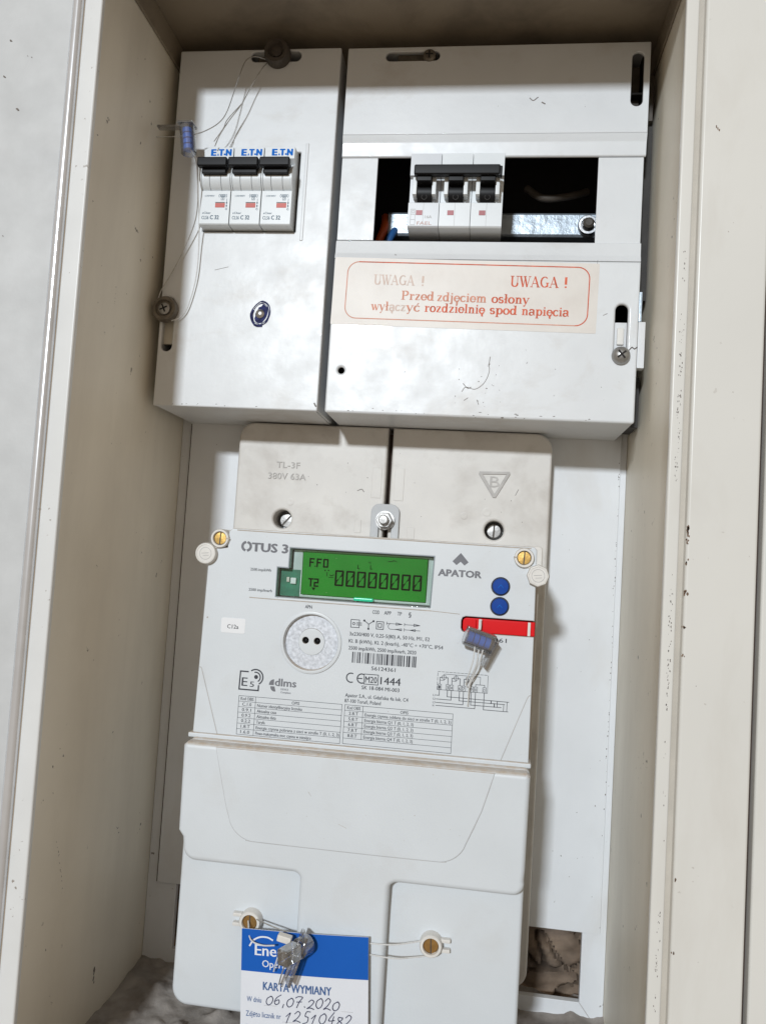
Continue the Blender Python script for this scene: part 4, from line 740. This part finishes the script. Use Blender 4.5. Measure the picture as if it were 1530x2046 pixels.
prt('scratches', join(smstroke([(-18, 144), (-16.5, 142)], 0.14, TZ + 0.5), smstroke([(-2, 130), (2, 128.5)], 0.14, TZ + 0.5), *[poly(blob(random.uniform(-60, 62), random.uniform(122, 158), random.uniform(0.12, 0.25), 6), TZ + 0.5) for i in range(16)]), 'groove_dust', tc)
prt('dust_specks', join(*[poly([(x, 162.2), (x + 0.3, 162.2), (x + 0.2, 162.5)], z) for x, z in ((0, 105), (57, 106), (20, 104))]), 'sticker_white', tc)

# ------------------------------------------------------------------ exchange card
cd = thing('paper_card', 'blue and white paper exchange card with handwritten date and number', 'card', (-14, 5, 110))
CA, CX, CY = 3.3, -45.6, 77.0
def cr(vf):
    V, F = rot2(vf, CX, CY, CA); return [(x, y, z + 0.004 * (CY - y) + 1.4 * math.sin((x - CX) / 62 * 2.4)) for x, y, z in V], F
CZ = 111.4
cardg = grid(16, 16, lambda u, v: (CX + 62.2 * u, CY - 71 + 71 * v, CZ))
sheet = (cardg[0] + [(x, y, z - 0.3) for x, y, z in cardg[0]], [f for f in cardg[1]] + [tuple(i + len(cardg[0]) for i in reversed(f)) for f in cardg[1]])
cs = part('card_sheet', cr(sheet), 'paper', cd)
hd = grid(16, 4, lambda u, v: (CX + 0.02 + 62.16 * u, CY - 19.6 + 19.58 * v, CZ + 0.08))
prt('card_header', cr(hd), 'card_blue', cd, 'blue printed header band')
zc = CZ + 0.2
def ct(vf): return cr(vf)
prt('header_text', ct(join(text('Energa', CX + 6.9, CY - 11.8, zc, 20.5, 5.4, 0.02), text('Operator', CX + 10.6, CY - 17.0, zc, 17.6, 3.4, 0.01), smstroke([(CX + 4.2, CY - 7.6), (CX + 6.0, CY - 5.0), (CX + 9.4, CY - 3.3), (CX + 13.0, CY - 3.2), (CX + 15.5, CY - 4.2)], 0.75, zc))), 'white_print', cd)
prt('card_title', ct(text('KARTA WYMIANY', CX + 11.2, CY - 27.6, zc, 33.4, 4.0, 0.02)), 'card_ink', cd)
prt('card_text', ct(join(text('W dniu', CX + 3.2, CY - 33.6, zc, 7.2, 2.6, 0.0), text('Zdjęto licznik nr', CX + 2.8, CY - 40.3, zc, 17.4, 2.6, 0.0), text('Stan liczydła', CX + 2.6, CY - 46.6, zc, 17.0, 2.6, 0.0), text('o godzinie', CX + 20.6, CY - 46.6, zc, 12.0, 2.6, 0.0))), 'card_ink', cd)
prt('ruled_line', ct(join(stroke([(CX + 12, CY - 34.6), (CX + 55, CY - 34.6)], 0.14, zc), stroke([(CX + 21, CY - 41.4), (CX + 55, CY - 41.4)], 0.14, zc), stroke([(CX + 21, CY - 48.0), (CX + 55, CY - 48.0)], 0.14, zc))), 'groove_line', cd)
HW = {'0': [(.5, 1), (.1, .75), (.02, .3), (.3, 0), (.65, .2), (.75, .7), (.5, 1), (.3, .9)], '6': [(.7, 1), (.25, .7), (.05, .25), (.3, 0), (.6, .2), (.5, .5), (.15, .35)], '7': [(.0, .85), (.3, 1), (.8, .95), (.5, .5), (.3, -.1)], '2': [(.05, .75), (.35, 1), (.65, .8), (.4, .35), (.0, .02), (.35, .1), (.8, -.02)],
      '1': [(.05, .6), (.45, 1), (.3, .4), (.2, -.1)], '5': [(.8, 1), (.4, .98), (.3, .6), (.65, .5), (.6, .1), (.15, -.05)], '4': [(.6, 1.1), (.1, .4), (.75, .42)], '8': [(.6, .9), (.2, .95), (.2, .65), (.6, .35), (.45, 0), (.1, .1), (.25, .45), (.6, .75), (.6, .95)], ',': [(.2, .12), (.12, -.18)], '.': [(.2, .1), (.25, .05)], '4b': [(.62, .75), (.45, -.15)], '7b': [(.2, .45), (.75, .5)]}
def hand(s, x, y, h, adv):
    o = []
    for i, c in enumerate(s):
        for k in (c, c + 'b'):
            if k in HW: o.append(smstroke([(x + (px + 0.18 * py) * h * 0.82, y + py * h * (0.92 + 0.1 * ((i * 7) % 3 - 1)) + ((i * 5) % 3 - 1) * 0.25) for px, py in HW[k]], 0.36, zc + 0.05 + 0.02 * i, 5))
        x += adv * (0.55 if c in ',.' else 1.0)
    return join(*o)
prt('handwriting', ct(hand('06,07.2020', CX + 12.6, CY - 34.0, 5.0, 4.0)), 'ink_pen', cd)
prt('handwriting', ct(hand('12510482', CX + 22.2, CY - 41.0, 5.2, 4.1)), 'ink_pen', cd)

# ------------------------------------------------------------------ wire seals
def capsule(parent, o, rz, ry, L, r, rx=0):     # clear barrel with a blue core and a flat flag, axis along x
    def axis(vf): return [(z, y, -x) for x, y, z in vf[0]], vf[1]
    def T(vf): return xf(vf, o, rx=rx, ry=ry, rz=rz)
    part('barrel', T(axis(lathe(0, 0, [(r * 0.9, -L / 2), (r, -L / 2 + 0.4), (r, L / 2 - 0.4), (r * 0.9, L / 2)], 24))), 'clear_plastic', parent)
    for k in range(4): part('core', T(axis(lathe(0, 0, [(r * 0.62, -L * 0.40 + k * L * 0.2), (r * 0.66, -L * 0.40 + k * L * 0.2 + 0.2), (r * 0.66, -L * 0.40 + (k + 0.82) * L * 0.2), (r * 0.5, -L * 0.40 + (k + 0.82) * L * 0.2 + 0.1)], 16))), 'insert_blue', parent)
    return T
sa = thing('wire_seal', 'dark blue wire seal hanging between the left wall and breaker cover', 'seal', (-118, 482, 80), 'clear plastic wire seals')
T = capsule(sa, (-118.6, 491.4, 79), -82, 0, 16.5, 4.3)
part('flag', bevel(bx(-137.0, -120.0, 498.2, 499.4, 77, 81.5), 0.4), 'smoky_plastic', sa)
part('flag', bevel(bx(-124.6, -115.2, 499.6, 500.8, 75, 83), 0.4), 'smoky_plastic', sa)
part('wire', tube([(-82.0, 550, 62), (-88.5, 549.6, 65), (-92.6, 544, 68), (-96.2, 528, 70), (-99.6, 512, 72), (-103.5, 504, 74), (-110.5, 497.5, 77), (-117, 494.5, 79), (-127, 493, 80), (-137, 492.3, 81)], 0.28), 'wire_steel', sa)
part('wire', tube([(-80.0, 548.8, 62), (-82.8, 541, 66), (-88.0, 530, 67), (-92.5, 519, 68), (-98.5, 508, 70), (-103.0, 499, 71), (-105.6, 492, 71)], 0.28), 'wire_steel', sa)
part('wire', tube([(-92.5, 519, 68.2), (-99.2, 508, 71), (-101.0, 502, 72), (-105.5, 493.8, 73)], 0.25), 'wire_steel', sa)
part('wire', tube([(-117.6, 487, 80), (-115.0, 482, 74), (-114.6, 470, 70), (-115.6, 452, 66), (-123, 433, 63), (-130.5, 418, 62), (-135.6, 408, 62), (-137.0, 396, 62.6), (-134.5, 391.5, 63)], 0.3), 'wire_steel', sa)
part('wire', tube([(-116.8, 486, 79), (-113.7, 480, 73), (-113.2, 466, 71.5), (-113.6, 440, 64), (-114.2, 418, 62.5), (-118.0, 400, 62), (-122.6, 393.2, 62.4), (-127, 391.2, 63)], 0.32), 'wire_white', sa)
sb = thing('wire_seal', 'clear wire seal with blue core hanging over the red slide', 'seal', (60, 205, 100), 'clear plastic wire seals')
T = capsule(sb, (60.8, 223.2, 103.5), -17, 10, 14.6, 4.6)
part('collar', T(bevel(bx(-7.2, 7.4, 3.6, 4.9, -4.4, 2.5), 0.3)), 'smoky_plastic', sb)
part('flag', xf(bevel(bx(-0.6, 0.6, -8.5, 5.2, -3.5, 3.5), 0.3), (67.0, 218.6, 103.2), rz=-26, ry=15), 'smoky_plastic', sb)
for P in ([(59.0, 221, 106.5), (58.6, 214, 106), (57.0, 207, 103), (55.6, 201.4, 99.4), (56.2, 199.6, 98.4)], [(61.0, 219, 106.5), (60.3, 212, 106), (59.0, 207, 103), (57.4, 202, 100), (57.0, 190, 97.6)], [(63, 219, 106), (61.6, 213, 105), (59.4, 206, 102), (57.6, 201, 99.6), (57.8, 199.4, 98.6)], [(61, 227, 100), (61.3, 230, 99), (61.2, 232.5, 98)]):
    part('wire', tube(P, 0.32), 'wire_white', sb)
sc3 = thing('wire_seal', 'clear wire seal with milky head hanging in front of the paper card', 'seal', (-18, 60, 116), 'clear plastic wire seals')
T = capsule(sc3, (-13.6, 75.2, 117.5), 5, 60, 6.5, 4.6)
part('head', T(bevel(bx(-14.5, -4.0, -3.6, 3.6, -3.2, 3.2), 0.9, 3)), 'clear_plastic', sc3)
part('milky_insert', xf(bevel(bx(-3.4, 3.4, -1.6, 1.6, -2, 2), 0.6, 2), (-22.6, 78.2, 118.4), rz=-10), 'insert_white', sc3)
part('flag', xf(bevel(bx(-0.8, 0.8, -21, 3.4, -4, 4), 0.4), (-13.8, 78.6, 119), rz=-17, ry=28), 'clear_plastic', sc3)
part('flag_edge', xf(bevel(bx(-0.5, 0.5, -20, 3.2, -0.6, 0.6), 0.2), (-15.6, 77.6, 123.2), rz=-17), 'smoky_plastic', sc3)
for P, m in (([(-44.6, 77.5, 104.5), (-40.6, 73.2, 113), (-34.5, 71.8, 114.6), (-27.5, 73.6, 117)], 'wire_white'), ([(-40.2, 79.0, 105), (-33, 78.4, 108), (-24, 77.2, 110), (-19, 76.4, 110.5)], 'wire_steel'), ([(-24.6, 72, 118), (-26.5, 65, 117), (-27.6, 60.6, 115)], 'wire_white'), ([(-20.6, 69, 118), (-23.2, 61, 117), (-24.6, 55.0, 115)], 'wire_steel'),
             ([(12, 76.4, 110.0), (17, 76.4, 109.4), (28, 76.9, 109), (38, 77.8, 105.6), (41.4, 78.3, 104.6)], 'wire_white'), ([(12, 71.4, 110), (18, 71.2, 109.4), (29, 70.6, 108.8), (38, 70.6, 105.4), (44, 71.2, 103.6), (49.4, 73.6, 103.2)], 'wire_white')):
    part('wire', tube(P, 0.36), m, sc3)
